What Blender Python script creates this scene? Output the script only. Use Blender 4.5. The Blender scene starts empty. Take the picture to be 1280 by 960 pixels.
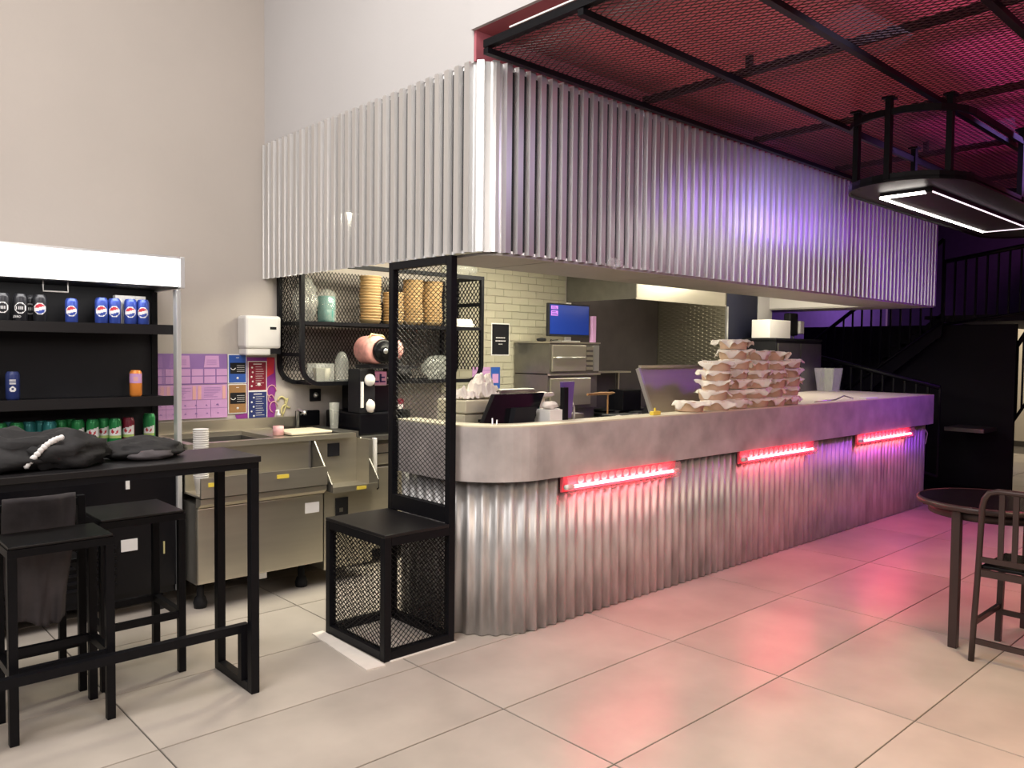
import bpy, bmesh, math, random
from mathutils import Vector, Matrix, noise
PI = math.pi
R = math.radians
random.seed(7)
C = bpy.context.scene.collection

# ------------------------------------------------------------------ camera
sc = bpy.context.scene
cam_d = bpy.data.cameras.new('camera')
cam = bpy.data.objects.new('camera', cam_d)
C.objects.link(cam)
cam_d.sensor_width = 36.0
cam_d.lens = 995.5 / 1280 * 36.0
cam_d.clip_start = 0.05
al, pit, roll = 0.8239, -0.04095, 0.01056
Fv = Vector((math.cos(al) * math.cos(pit), math.sin(al) * math.cos(pit), math.sin(pit)))
Rv = Vector((math.sin(al), -math.cos(al), 0))
Uv = Rv.cross(Fv)
Rr = Rv * math.cos(roll) + Uv * math.sin(roll)
Ur = -Rv * math.sin(roll) + Uv * math.cos(roll)
M = Matrix.Identity(4)
for i in range(3):
    M[i][0], M[i][1], M[i][2] = Rr[i], Ur[i], -Fv[i]
M[2][3] = 1.5
cam.matrix_world = M
sc.camera = cam

# ------------------------------------------------------------------ world, exposure
w = bpy.data.worlds.new('world')
sc.world = w
w.use_nodes = True
w.node_tree.nodes['Background'].inputs[0].default_value = (0.50, 0.47, 0.52, 1)
w.node_tree.nodes['Background'].inputs[1].default_value = 0.06
sc.view_settings.view_transform = 'Standard'
sc.view_settings.look = 'None'
sc.view_settings.gamma = 1.0
sc.view_settings.use_curve_mapping = False
sc.view_settings.exposure = 0.0


def area(name, loc, target, size, power, col, sy=None, spread=180):
    d = bpy.data.lights.new(name, 'AREA')
    d.energy = power
    d.color = col
    d.size = size
    if sy:
        d.shape = 'RECTANGLE'
        d.size_y = sy
    d.spread = R(spread)
    o = bpy.data.objects.new(name, d)
    C.objects.link(o)
    o.location = loc
    v = Vector(target) - Vector(loc)
    o.rotation_euler = v.to_track_quat('-Z', 'Y').to_euler()
    return o


def spot(name, loc, target, power, col, ang=60, blend=.6, rad=.08):
    d = bpy.data.lights.new(name, 'SPOT')
    d.energy = power
    d.color = col
    d.spot_size = R(ang)
    d.spot_blend = blend
    d.shadow_soft_size = rad
    o = bpy.data.objects.new(name, d)
    C.objects.link(o)
    o.location = loc
    v = Vector(target) - Vector(loc)
    o.rotation_euler = v.to_track_quat('-Z', 'Y').to_euler()
    return o


# hall lights over the seating side (high white ceiling), behind and left of the camera
area('hall_light', (0.3, 2.3, 4.7), (0.6, 2.8, 0), 2.2, 158, (1.0, .95, .90))
area('hall_light', (-1.8, 1.6, 3.4), (2.5, 4.0, 2.0), 2.0, 62, (1.0, .97, .96))  # added wash for the canopy's corrugated left face
area('hall_light', (1.3, -1.2, 2.8), (2.6, 3.0, .8), 1.2, 24, (1.0, .90, .82), spread=120)
area('warm_lamp', (3.2, -0.2, 2.75), (3.4, 0.4, 0), .7, 34, (1.0, .70, .42), spread=130)
# kitchen tubes under the kitchen ceiling
area('kitchen_light', (4.0, 4.3, 2.28), (4.0, 4.6, 0), 1.8, 54, (1.0, .95, .75), sy=.35)
area('kitchen_light', (2.9, 4.2, 2.28), (2.7, 4.6, 0.4), .8, 22, (1.0, .93, .70), sy=.3)
area('hood_light', (6.3, 4.75, 2.19), (6.3, 4.85, 0), .7, 4, (1.0, .88, .65), sy=.3)
area('kitchen_light', (6.9, 3.85, 2.28), (6.9, 4.1, 0), .6, 22, (1.0, .93, .72))
# coloured light of dining side and stairs, from added unseen lamps
area('pink_light', (7.0, -0.6, 1.6), (6.2, 1.6, 3.0), .8, 5, (1.0, .08, .42), spread=100)
area('purple_light', (7.7, 1.0, 2.78), (7.3, 2.92, 1.6), .5, 16, (.40, .07, 1.0), spread=100)
area('violet_light', (5.7, 1.5, 2.78), (5.4, 2.92, 2.2), .5, 8.5, (.50, .30, 1.0), spread=80)
area('pink_floor_fill', (6.3, 1.2, 2.85), (5.7, 1.7, 0), .9, 25, (1.0, .20, .27), spread=110)  # added fill that turns the floor pinker
area('cool_fill', (3.5, 1.4, 2.8), (3.6, 2.92, 2.1), .5, 3.2, (.74, .66, 1.0), spread=100)  # added fill that cools the near end of the canopy front
area('stair_fill', (11.6, 3.7, 3.7), (11.2, 5.2, 2.0), .5, 30, (.60, .34, 1.0), spread=110)  # added fill for the violet wall behind the stairs
area('landing_fill', (11.2, 2.4, 3.7), (13.0, 2.6, 2.6), .5, 9, (.85, .25, .80), spread=120)  # added fill that lifts the far wall behind the landing rail
spot('blue_spot', (6.9, 1.3, 2.7), (5.7, 2.92, 2.45), 40, (.42, .44, 1.0), 38)


# ------------------------------------------------------------------ materials
def mat(name, col, rough=.5, metal=0.0, noise_amt=0.0, nscale=8, bump=0.0, bscale=60, spec=None,
        emit=None, estr=0, trans=0, alpha=1, ior=None, stretch=None, coat=0):
    m = bpy.data.materials.new(name)
    m.use_nodes = True
    nt = m.node_tree
    b = nt.nodes['Principled BSDF']
    b.inputs['Base Color'].default_value = (*col, 1)
    b.inputs['Roughness'].default_value = rough
    b.inputs['Metallic'].default_value = metal
    if spec is not None:
        b.inputs['Specular IOR Level'].default_value = spec
    if coat:
        b.inputs['Coat Weight'].default_value = coat
        b.inputs['Coat Roughness'].default_value = .15
    if trans:
        b.inputs['Transmission Weight'].default_value = trans
    if ior:
        b.inputs['IOR'].default_value = ior
    if alpha < 1:
        b.inputs['Alpha'].default_value = alpha
    if emit:
        b.inputs['Emission Color'].default_value = (*emit, 1)
        b.inputs['Emission Strength'].default_value = estr
    tc = nt.nodes.new('ShaderNodeTexCoord')
    mp = nt.nodes.new('ShaderNodeMapping')
    nt.links.new(tc.outputs['Object'], mp.inputs[0])
    if stretch:
        mp.inputs['Scale'].default_value = stretch
    n = nt.nodes.new('ShaderNodeTexNoise')
    n.inputs['Scale'].default_value = nscale
    n.inputs['Detail'].default_value = 5
    nt.links.new(mp.outputs[0], n.inputs['Vector'])
    if noise_amt:
        r = nt.nodes.new('ShaderNodeValToRGB')
        r.color_ramp.elements[0].position = .22
        r.color_ramp.elements[1].position = .80
        r.color_ramp.elements[0].color = (*[max(0, c * (1 - noise_amt)) for c in col], 1)
        r.color_ramp.elements[1].color = (*[min(1, c * (1 + noise_amt)) for c in col], 1)
        nt.links.new(n.outputs['Fac'], r.inputs[0])
        nt.links.new(r.outputs[0], b.inputs['Base Color'])
        mr = nt.nodes.new('ShaderNodeMapRange')
        mr.inputs['To Min'].default_value = max(.02, rough - .03)
        mr.inputs['To Max'].default_value = min(1, rough + .03)
        nt.links.new(n.outputs['Fac'], mr.inputs['Value'])
        nt.links.new(mr.outputs[0], b.inputs['Roughness'])
    if bump:
        n2 = nt.nodes.new('ShaderNodeTexNoise')
        n2.inputs['Scale'].default_value = bscale
        nt.links.new(mp.outputs[0], n2.inputs['Vector'])
        bp = nt.nodes.new('ShaderNodeBump')
        bp.inputs['Strength'].default_value = bump
        bp.inputs['Distance'].default_value = .004
        nt.links.new(n2.outputs['Fac'], bp.inputs['Height'])
        nt.links.new(bp.outputs[0], b.inputs['Normal'])
    return m


M_ = {}
M_['wall'] = mat('beige_plaster', (.50, .45, .41), .85, noise_amt=.03, nscale=2, bump=.15, bscale=40)
M_['bulk'] = mat('pale_plaster', (.56, .545, .545), .85, noise_amt=.02, nscale=2, bump=.1, bscale=40)
M_['white_ceiling'] = mat('white_paint', (.7, .68, .66), .9, noise_amt=.02)
M_['red_paint'] = mat('red_paint', (.46, .13, .16), .8, noise_amt=.12, nscale=1.5)
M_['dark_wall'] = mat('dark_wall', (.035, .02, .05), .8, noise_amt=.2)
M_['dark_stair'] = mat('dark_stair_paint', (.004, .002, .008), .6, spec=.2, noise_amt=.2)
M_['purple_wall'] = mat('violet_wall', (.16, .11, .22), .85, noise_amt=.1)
M_['tile'] = mat('porcelain_tile', (.49, .44, .39), .31, noise_amt=.20, nscale=2.6, bump=.03, bscale=30)
M_['grout'] = mat('grout', (.10, .09, .08), .9, noise_amt=.1)
M_['wtile'] = mat('glazed_wall_tile', (.46, .43, .33), .35, noise_amt=.08, nscale=3)
M_['wgrout'] = mat('wall_grout', (.40, .375, .29), .9, noise_amt=.05)
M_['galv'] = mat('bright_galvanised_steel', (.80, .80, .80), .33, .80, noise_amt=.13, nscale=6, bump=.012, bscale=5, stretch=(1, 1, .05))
M_['galv_old'] = mat('weathered_galvanised_steel', (.58, .57, .57), .46, .58, noise_amt=.38, nscale=14, bump=.22, bscale=30, stretch=(1, 1, .25))
M_['band'] = mat('polished_concrete', (.46, .42, .41), .42, noise_amt=.30, nscale=6, bump=.1, bscale=18)
M_['cream'] = mat('cream_laminate', (.66, .61, .46), .4, noise_amt=.04)
M_['black'] = mat('black_powder_coat', (.006, .006, .008), .42, .0, spec=.16, noise_amt=.2, nscale=30, bump=.1, bscale=300)
M_['blackgloss'] = mat('black_gloss', (.005, .005, .007), .25, spec=.22, noise_amt=.1)
M_['tabletop'] = mat('black_laminate', (.012, .011, .012), .34, spec=.35, noise_amt=.06, nscale=2, bump=.03, bscale=300)
M_['dark'] = mat('dark_plastic', (.013, .013, .016), .5, spec=.25, noise_amt=.1)
M_['steel'] = mat('brushed_stainless', (.60, .56, .47), .30, .85, noise_amt=.07, nscale=20, bump=.05, bscale=90, stretch=(.05, .05, 1))
M_['steel_dark'] = mat('dull_stainless', (.22, .21, .19), .38, .85, noise_amt=.12, nscale=12)
M_['smoked'] = mat('smoked_steel', (.09, .08, .085), .4, .6, noise_amt=.15, nscale=6)
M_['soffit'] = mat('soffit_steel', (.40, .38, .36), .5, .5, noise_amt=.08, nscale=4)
M_['white'] = mat('white_plastic', (.78, .76, .74), .4, noise_amt=.02)
M_['paper'] = mat('white_paper', (.80, .74, .68), .75, noise_amt=.06, nscale=14, bump=.25, bscale=40)
M_['kraft'] = mat('kraft_board', (.62, .43, .22), .7, noise_amt=.12, nscale=12)
M_['kraft_pale'] = mat('pale_kraft_board', (.64, .45, .33), .7, noise_amt=.12, nscale=12)
M_['fabric'] = mat('black_cloth', (.011, .010, .011), .75, noise_amt=.3, nscale=16, bump=.5, bscale=40)
M_['grey_cloth'] = mat('dark_grey_cloth', (.075, .065, .070), .8, noise_amt=.3, nscale=10, bump=.6, bscale=30)
M_['glass'] = mat('clear_glass', (.85, .9, .9), .03, trans=1, ior=1.02, alpha=.22, spec=.5)
M_['film'] = mat('clear_film', (.70, .72, .68), .12, trans=.0, alpha=.20, bump=1.0, bscale=25, spec=.9)
M_['teal_film'] = mat('teal_film', (.04, .22, .20), .2, alpha=.85, noise_amt=.2, bump=.5)
M_['blue'] = mat('blue_print', (.03, .10, .42), .4, noise_amt=.05)
M_['navy'] = mat('navy_print', (.02, .035, .15), .4, noise_amt=.05)
M_['dark_navy'] = mat('dark_navy_paint', (.003, .004, .018), .6, noise_amt=.05)
M_['redp'] = mat('red_print', (.55, .03, .05), .4, noise_amt=.05)
M_['dred'] = mat('crimson_print', (.23, .012, .035), .4, noise_amt=.05)
M_['purple'] = mat('purple_print', (.24, .03, .25), .45, noise_amt=.08)
M_['lilac'] = mat('lilac_print', (.60, .33, .62), .5, noise_amt=.05)
M_['lilac_d'] = mat('violet_print', (.28, .15, .42), .5, noise_amt=.05)
M_['brown'] = mat('ochre_print', (.34, .18, .07), .5, noise_amt=.05)
M_['yellow'] = mat('yellow_label', (.80, .62, .08), .5, noise_amt=.04)
M_['mustard'] = mat('pale_yellow_paint', (.62, .55, .26), .6, noise_amt=.06)
M_['green'] = mat('green_can', (.03, .30, .09), .3, .3, noise_amt=.05)
M_['lime'] = mat('lime_label', (.45, .60, .18), .35, .1, noise_amt=.05)
M_['cyan'] = mat('teal_can', (.04, .26, .26), .3, .3, noise_amt=.05)
M_['orange'] = mat('orange_can', (.85, .28, .05), .3, .2, noise_amt=.08)
M_['salmon'] = mat('salmon_print', (.75, .40, .40), .4, noise_amt=.06)
M_['cblue'] = mat('blue_can', (.05, .09, .42), .3, .3, noise_amt=.05)
M_['cblack'] = mat('black_can', (.03, .03, .035), .3, .3, noise_amt=.05)
M_['alu'] = mat('can_aluminium', (.7, .7, .7), .3, .9, noise_amt=.03)
M_['wprint'] = mat('white_print', (.85, .83, .82), .5, noise_amt=.02)
M_['pinkflower'] = mat('pink_wrap', (.70, .33, .30), .6, noise_amt=.3, nscale=30)
M_['violet_plastic'] = mat('violet_plastic', (.14, .08, .30), .3, noise_amt=.05)
M_['brass'] = mat('white_metal_frame', (.72, .72, .72), .3, .5, noise_amt=.02)
M_['bronze'] = mat('dark_bronze_metal', (.055, .038, .038), .38, .4, noise_amt=.1)
M_['skin_food'] = mat('golden_crust', (.62, .30, .10), .6, noise_amt=.2, nscale=30)
M_['light_box'] = mat('lit_canopy', (.9, .9, .9), .4, emit=(1, .97, .92), estr=2.2)
M_['led'] = mat('led_strip', (1, 1, 1), .4, emit=(1, .93, .84), estr=14)
M_['led_dim'] = mat('led_edge', (1, 1, 1), .4, emit=(1, .85, .95), estr=1.4)
M_['neon'] = mat('pink_neon', (1, .5, .55), .4, emit=(1.0, .30, .34), estr=13)
M_['reflector_cup'] = mat('lit_cup_reflector', (1, .62, .58), .35, .3)  # pink-white tube light put into the cup colour
M_['neon_glow'] = mat('pink_lit_reflector', (.95, .14, .20), .35, .1)  # pink glow of the tube put into the reflector colour
M_['pink_clear'] = mat('clear_lamp_cover', (1, .45, .5), .08, alpha=.22, spec=.8)
M_['screen'] = mat('lit_blue_screen', (.01, .03, .2), .2, emit=(.012, .05, .38), estr=.30)
M_['screen_pink'] = mat('lit_lilac_screen', (.3, .1, .4), .2, emit=(.62, .28, .80), estr=.7)
M_['bright_room'] = mat('bright_room_wall', (.85, .78, .66), .8, noise_amt=.02)


def checker_mat():
    m = mat('diamond_plate', (.36, .34, .27), .33, .85)
    nt = m.node_tree
    b = nt.nodes['Principled BSDF']
    tc = nt.nodes.new('ShaderNodeTexCoord')
    hs = []
    for sgn in (1, -1):
        mp = nt.nodes.new('ShaderNodeMapping')
        mp.inputs['Rotation'].default_value = (R(45 * sgn), 0, 0)
        mp.inputs['Scale'].default_value = (0, 14, 36)
        nt.links.new(tc.outputs['Object'], mp.inputs[0])
        v = nt.nodes.new('ShaderNodeTexVoronoi')
        v.inputs['Randomness'].default_value = 0
        v.inputs['Scale'].default_value = 1.0
        nt.links.new(mp.outputs[0], v.inputs['Vector'])
        mr = nt.nodes.new('ShaderNodeMapRange')
        mr.inputs['From Min'].default_value = .18
        mr.inputs['From Max'].default_value = .32
        mr.inputs['To Min'].default_value = 1
        mr.inputs['To Max'].default_value = 0
        nt.links.new(v.outputs['Distance'], mr.inputs['Value'])
        hs.append(mr)
    mx = nt.nodes.new('ShaderNodeMath')
    mx.operation = 'MAXIMUM'
    nt.links.new(hs[0].outputs[0], mx.inputs[0])
    nt.links.new(hs[1].outputs[0], mx.inputs[1])
    bp = nt.nodes.new('ShaderNodeBump')
    bp.inputs['Strength'].default_value = .8
    bp.inputs['Distance'].default_value = .004
    nt.links.new(mx.outputs[0], bp.inputs['Height'])
    nt.links.new(bp.outputs[0], b.inputs['Normal'])
    return m


M_['plate'] = checker_mat()


# ------------------------------------------------------------------ mesh builder
class MB:
    def __init__(s):
        s.v, s.f, s.mi, s.sm, s.mats, s.cur = [], [], [], [], [], 0

    def use(s, key):
        if key not in s.mats:
            s.mats.append(key)
        s.cur = s.mats.index(key)
        return s

    def add(s, vs, fs, smooth=False):
        b = len(s.v)
        s.v += [tuple(v) for v in vs]
        for f in fs:
            s.f.append([b + i for i in f])
            s.mi.append(s.cur)
            s.sm.append(smooth)
        return s

    def box(s, x0, x1, y0, y1, z0, z1):
        v = [(x, y, z) for z in (z0, z1) for x, y in ((x0, y0), (x1, y0), (x1, y1), (x0, y1))]
        return s.add(v, [(3, 2, 1, 0), (4, 5, 6, 7), (0, 1, 5, 4), (1, 2, 6, 5), (2, 3, 7, 6), (3, 0, 4, 7)])

    def bbox(s, x0, x1, y0, y1, z0, z1, b=.004):
        bm = bmesh.new()
        bmesh.ops.create_cube(bm, size=1)
        for v in bm.verts:
            v.co = Vector((x0 + (v.co.x + .5) * (x1 - x0), y0 + (v.co.y + .5) * (y1 - y0), z0 + (v.co.z + .5) * (z1 - z0)))
        bmesh.ops.bevel(bm, geom=list(bm.edges), offset=b, segments=2, affect='EDGES', profile=.5)
        bm.verts.index_update()
        s.add([v.co[:] for v in bm.verts], [[v.index for v in f.verts] for f in bm.faces])
        bm.free()
        return s

    def prism(s, poly, z0, z1, axis='z'):
        """poly: list of 2D points (ccw); axis: extrusion axis"""
        n = len(poly)

        def P(p, t):
            return {'z': (p[0], p[1], t), 'x': (t, p[0], p[1]), 'y': (p[0], t, p[1])}[axis]
        v = [P(p, z0) for p in poly] + [P(p, z1) for p in poly]
        f = [tuple(range(n - 1, -1, -1)), tuple(range(n, 2 * n))]
        f += [(i, (i + 1) % n, n + (i + 1) % n, n + i) for i in range(n)]
        return s.add(v, f)

    def bar(s, a, b, w=.03, h=None, up=(0, 0, 1)):
        h = h or w
        a, b = Vector(a), Vector(b)
        d = (b - a).normalized()
        u = Vector(up)
        if abs(d.dot(u)) > .99:
            u = Vector((0, 1, 0))
        r = d.cross(u).normalized()
        u = r.cross(d)
        v = []
        for p in (a, b):
            for sx, sy in ((-1, -1), (1, -1), (1, 1), (-1, 1)):
                v.append(p + r * sx * w / 2 + u * sy * h / 2)
        return s.add(v, [(3, 2, 1, 0), (4, 5, 6, 7), (0, 1, 5, 4), (1, 2, 6, 5), (2, 3, 7, 6), (3, 0, 4, 7)])

    def tube(s, pts, r=.01, n=8, closed=False, caps=True):
        pts = [Vector(p) for p in pts]
        rings = []
        ref = None
        N = len(pts)
        for i, p in enumerate(pts):
            if closed:
                d = (pts[(i + 1) % N] - pts[i - 1]).normalized()
            else:
                d = (pts[min(i + 1, N - 1)] - pts[max(i - 1, 0)]).normalized()
            if ref is None:
                ref = Vector((0, 0, 1)) if abs(d.z) < .9 else Vector((1, 0, 0))
            a = d.cross(ref).normalized()
            b = a.cross(d).normalized()
            ref = b
            rings.append([p + (a * math.cos(2 * PI * k / n) + b * math.sin(2 * PI * k / n)) * r for k in range(n)])
        v = [q for g in rings for q in g]
        f = []
        for i in range(N if closed else N - 1):
            j = (i + 1) % N
            for k in range(n):
                f.append((i * n + k, i * n + (k + 1) % n, j * n + (k + 1) % n, j * n + k))
        if caps and not closed:
            f += [tuple(range(n - 1, -1, -1)), tuple(range((N - 1) * n, N * n))]
        return s.add(v, f, True)

    def lathe(s, prof, c=(0, 0, 0), n=20, axis='z', smooth=True, wob=0, seed=0):
        """prof: list of (r, h)"""
        c = Vector(c)
        v = []
        for i, (r, h) in enumerate(prof):
            for k in range(n):
                a = 2 * PI * k / n
                rr = r * (1 + wob * noise.noise(Vector((math.cos(a) * 2, math.sin(a) * 2, i * .7 + seed))))
                p = (rr * math.cos(a), rr * math.sin(a), h)
                if axis == 'y':
                    p = (rr * math.cos(a), h, rr * math.sin(a))
                if axis == 'x':
                    p = (h, rr * math.cos(a), rr * math.sin(a))
                v.append(c + Vector(p))
        f = []
        for i in range(len(prof) - 1):
            for k in range(n):
                f.append((i * n + k, i * n + (k + 1) % n, (i + 1) * n + (k + 1) % n, (i + 1) * n + k))
        if prof[0][0] > 1e-4:
            f.append(tuple(range(n - 1, -1, -1)))
        if prof[-1][0] > 1e-4:
            f.append(tuple(range((len(prof) - 1) * n, len(prof) * n)))
        return s.add(v, f, smooth)

    def lump(s, c, r, seed=0, amp=.25, fr=2.0, nu=20, nv=12, flat=None):
        v = []
        for j in range(nv + 1):
            t = PI * j / nv
            for i in range(nu):
                a = 2 * PI * i / nu
                d = Vector((math.sin(t) * math.cos(a), math.sin(t) * math.sin(a), math.cos(t)))
                k = 1 + amp * noise.noise(d * fr + Vector((seed, seed * .7, 0))) + amp * .5 * noise.noise(d * fr * 2.7 + Vector((0, seed, 3)))
                p = Vector((d.x * r[0] * k, d.y * r[1] * k, d.z * r[2] * k))
                if flat is not None and p.z < flat:
                    p.z = flat
                v.append(Vector(c) + p)
        f = []
        for j in range(nv):
            for i in range(nu):
                f.append((j * nu + i, (j + 1) * nu + i, (j + 1) * nu + (i + 1) % nu, j * nu + (i + 1) % nu))
        return s.add(v, f, True)

    def diamond(s, o, U, V, lu, lv, cu=.03, cv=.045, t=.0025, d=None, depth=None):
        """expanded metal: two families of straight diagonals clipped to lu x lv from origin o"""
        o, U, V = Vector(o), Vector(U), Vector(V)
        m = cv / cu
        for sg in (1, -1):
            # lines v = sg*m*u + c
            c0, c1 = (-m * lu, lv) if sg > 0 else (0, lv + m * lu)
            c = c0 + cv / 2
            while c < c1:
                ps = []
                for u in (0, lu):
                    vv = sg * m * u + c
                    if -1e-9 <= vv <= lv + 1e-9:
                        ps.append((u, vv))
                for vv in (0, lv):
                    u = (vv - c) / (sg * m)
                    if 0 < u < lu:
                        ps.append((u, vv))
                if len(ps) >= 2:
                    ps.sort()
                    a, b = ps[0], ps[-1]
                    if (a[0] - b[0]) ** 2 + (a[1] - b[1]) ** 2 > 1e-5:
                        s.bar(o + U * a[0] + V * a[1], o + U * b[0] + V * b[1], t, depth or t * 1.4, up=U.cross(V))
                c += cv
        return s

    def build(s, name, m=None, parent=None, solid=0, wn=False):
        me = bpy.data.meshes.new(name)
        me.from_pydata(s.v, [], s.f)
        keys = s.mats if s.mats else [m]
        for k in keys:
            me.materials.append(M_[k])
        me.polygons.foreach_set('material_index', s.mi if s.mats else [0] * len(s.f))
        me.polygons.foreach_set('use_smooth', s.sm)
        me.update()
        o = bpy.data.objects.new(name, me)
        C.objects.link(o)
        if parent:
            o.parent = parent
            o.matrix_parent_inverse = Matrix.Translation(-parent_loc(parent))
        if solid:
            md = o.modifiers.new('solid', 'SOLIDIFY')
            md.thickness = solid
        return o


def parent_loc(p):       # things sit unrotated when parts are attached
    return Vector(p.location) if p.parent is None else Vector((0, 0, 0))


def thing(name, label, cat, loc=(0, 0, 0), group=None, kind=None):
    o = bpy.data.objects.new(name, None)
    o.empty_display_size = .05
    C.objects.link(o)
    o.location = loc
    return tag(o, label, cat, group, kind)


def tag(o, label=None, cat=None, group=None, kind=None):
    if label:
        o['label'] = label
    if cat:
        o['category'] = cat
    if group:
        o['group'] = group
    if kind:
        o['kind'] = kind
    return o


def struct(o, label=None, cat=None):
    o['kind'] = 'structure'
    return tag(o, label, cat)


def dup(o, loc, label=None, rz=0):
    c = o.copy()
    C.objects.link(c)
    c.location = loc
    c.rotation_euler.z += rz
    if label:
        c['label'] = label
    for ch in list(o.children):
        d = ch.copy()
        C.objects.link(d)
        d.parent = c
        for g in list(ch.children):
            e = g.copy()
            C.objects.link(e)
            e.parent = d
    return c


def text_mesh(body, size, material, loc, rot, parent=None, name='lettering', align='CENTER', extrude=.0006):
    cu = bpy.data.curves.new(name, 'FONT')
    cu.body = body
    cu.size = size
    cu.align_x = align
    cu.align_y = 'CENTER'
    cu.extrude = extrude
    cu.resolution_u = 2
    t = bpy.data.objects.new(name, cu)
    C.objects.link(t)
    dg = bpy.context.evaluated_depsgraph_get()
    me = bpy.data.meshes.new_from_object(t.evaluated_get(dg))
    bpy.data.objects.remove(t)
    me.materials.clear()
    me.materials.append(M_[material])
    o = bpy.data.objects.new(name, me)
    C.objects.link(o)
    o.location = loc
    o.rotation_euler = rot
    if parent:
        o.parent = parent
        o.matrix_parent_inverse = Matrix.Translation(-parent_loc(parent))
    return o


FRONT = (R(90), 0, 0)       # lettering that faces -Y (towards the hall)

# ------------------------------------------------------------------ shell
YB = 5.27
CZ = 2.305     # kitchen ceiling
b = MB().box(-4, 15.5, -4, 5.4, -.12, -.004)
floor = struct(b.build('floor', 'grout'), 'large grey beige porcelain tiled floor', 'floor')
TX, TY = 1.191, .6005
tm = None
cnt = 0
for i in range(-3, 11):
    for j in range(-7, 6):
        x0, y0 = 2.216 + i * TX, 2.425 + (j) * TY
        cx, cy = x0 + TX / 2, y0 + TY / 2
        # keep tiles the camera can see (with margin)
        ok = False
        for px_, py_ in ((x0, y0), (x0 + TX, y0), (x0, y0 + TY), (x0 + TX, y0 + TY), (cx, cy)):
            d = px_ * math.cos(al) + py_ * math.sin(al)
            r = px_ * math.sin(al) - py_ * math.cos(al)
            if d > .8 and abs(r) < .85 * d + .6:
                ok = True
        if not ok or cx > 14.5 or cy > 5.3:
            continue
        if tm is None:
            t0 = MB()
            g = .003
            t0.prism([(g, g), (TX - g, g), (TX - g, TY - g), (g, TY - g)], -.012, -.001)
            e = .0045
            t0.prism([(e, e), (TX - e, e), (TX - e, TY - e), (e, TY - e)], -.001, 0)
            o = t0.build('tile', 'tile', floor)
            tm = o.data
        else:
            o = bpy.data.objects.new('tile', tm)
            C.objects.link(o)
            o.parent = floor
        o.location = (x0, y0, 0)
        cnt += 1
# each tile its own clouding: shift texture with object info
nt = M_['tile'].node_tree
oi = nt.nodes.new('ShaderNodeObjectInfo')
mpn = [n for n in nt.nodes if n.type == 'MAPPING'][0]
vm = nt.nodes.new('ShaderNodeVectorMath')
vm.operation = 'SCALE'
cb = nt.nodes.new('ShaderNodeCombineXYZ')
for k in range(3):
    nt.links.new(oi.outputs['Random'], cb.inputs[k])
nt.links.new(cb.outputs[0], vm.inputs[0])
vm.inputs['Scale'].default_value = 23
nt.links.new(vm.outputs[0], mpn.inputs['Location'])

wb = struct(MB().box(-4.1, 15.5, YB, YB + .12, -.1, 5.2).build('wall_back', 'wall'), 'beige plaster wall behind the kitchen', 'wall')
# violet stretch of the back wall beyond the kitchen
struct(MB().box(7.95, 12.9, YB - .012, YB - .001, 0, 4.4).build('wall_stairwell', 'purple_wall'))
struct(MB().box(-4.1, -4, -4, YB, -.1, 5.2).build('wall_left', 'wall'))
struct(MB().box(-4.1, 15.5, -4.1, -4, -.1, 5.2).build('wall_front', 'wall'))
struct(MB().box(-4, 2.52, -4, YB, 5.0, 5.1).build('ceiling_hall', 'white_ceiling'))
struct(MB().box(2.52, 13.1, -4, 3.02, 3.05, 3.15).build('ceiling', 'red_paint'))
struct(MB().box(2.52, 2.64, 3.02, YB, 2.90, 5.1).build('wall_bulkhead', 'bulk'))
struct(MB().box(2.50, 2.519, -4, 3.02, 3.05, 5.1).build('trim_1', 'bulk'))
struct(MB().box(2.641, 8.36, 3.021, 3.12, 2.89, 3.149).build('trim_2', 'red_paint'))
struct(MB().box(2.521, 8.36, 3.003, 3.019, 2.905, 3.049).build('trim_3', 'red_paint'))
struct(MB().box(2.66, 8.33, 3.125, YB, CZ, CZ + .05).build('ceiling_kitchen', 'white_ceiling'))
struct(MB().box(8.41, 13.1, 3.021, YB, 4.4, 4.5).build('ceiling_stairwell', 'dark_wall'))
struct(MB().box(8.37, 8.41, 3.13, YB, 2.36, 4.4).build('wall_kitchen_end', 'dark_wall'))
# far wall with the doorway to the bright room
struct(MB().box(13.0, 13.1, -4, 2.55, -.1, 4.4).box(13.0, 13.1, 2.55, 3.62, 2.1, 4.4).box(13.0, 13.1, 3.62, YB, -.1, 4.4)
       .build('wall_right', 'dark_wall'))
struct(MB().box(15.3, 15.4, -4, YB, 0, 3).build('wall_far_room', 'bright_room'))
struct(MB().box(15.27, 15.299, -4, YB, 0, .09).build('baseboard_far', 'steel_dark'))
struct(MB().box(13.1, 15.4, -4, YB, 3.0, 3.1).build('ceiling_far_room', 'white_ceiling'))
area('far_room_light', (14.4, 3.0, 2.9), (14.8, 3.2, 0), 1.0, 55, (1, .87, .66))

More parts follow.
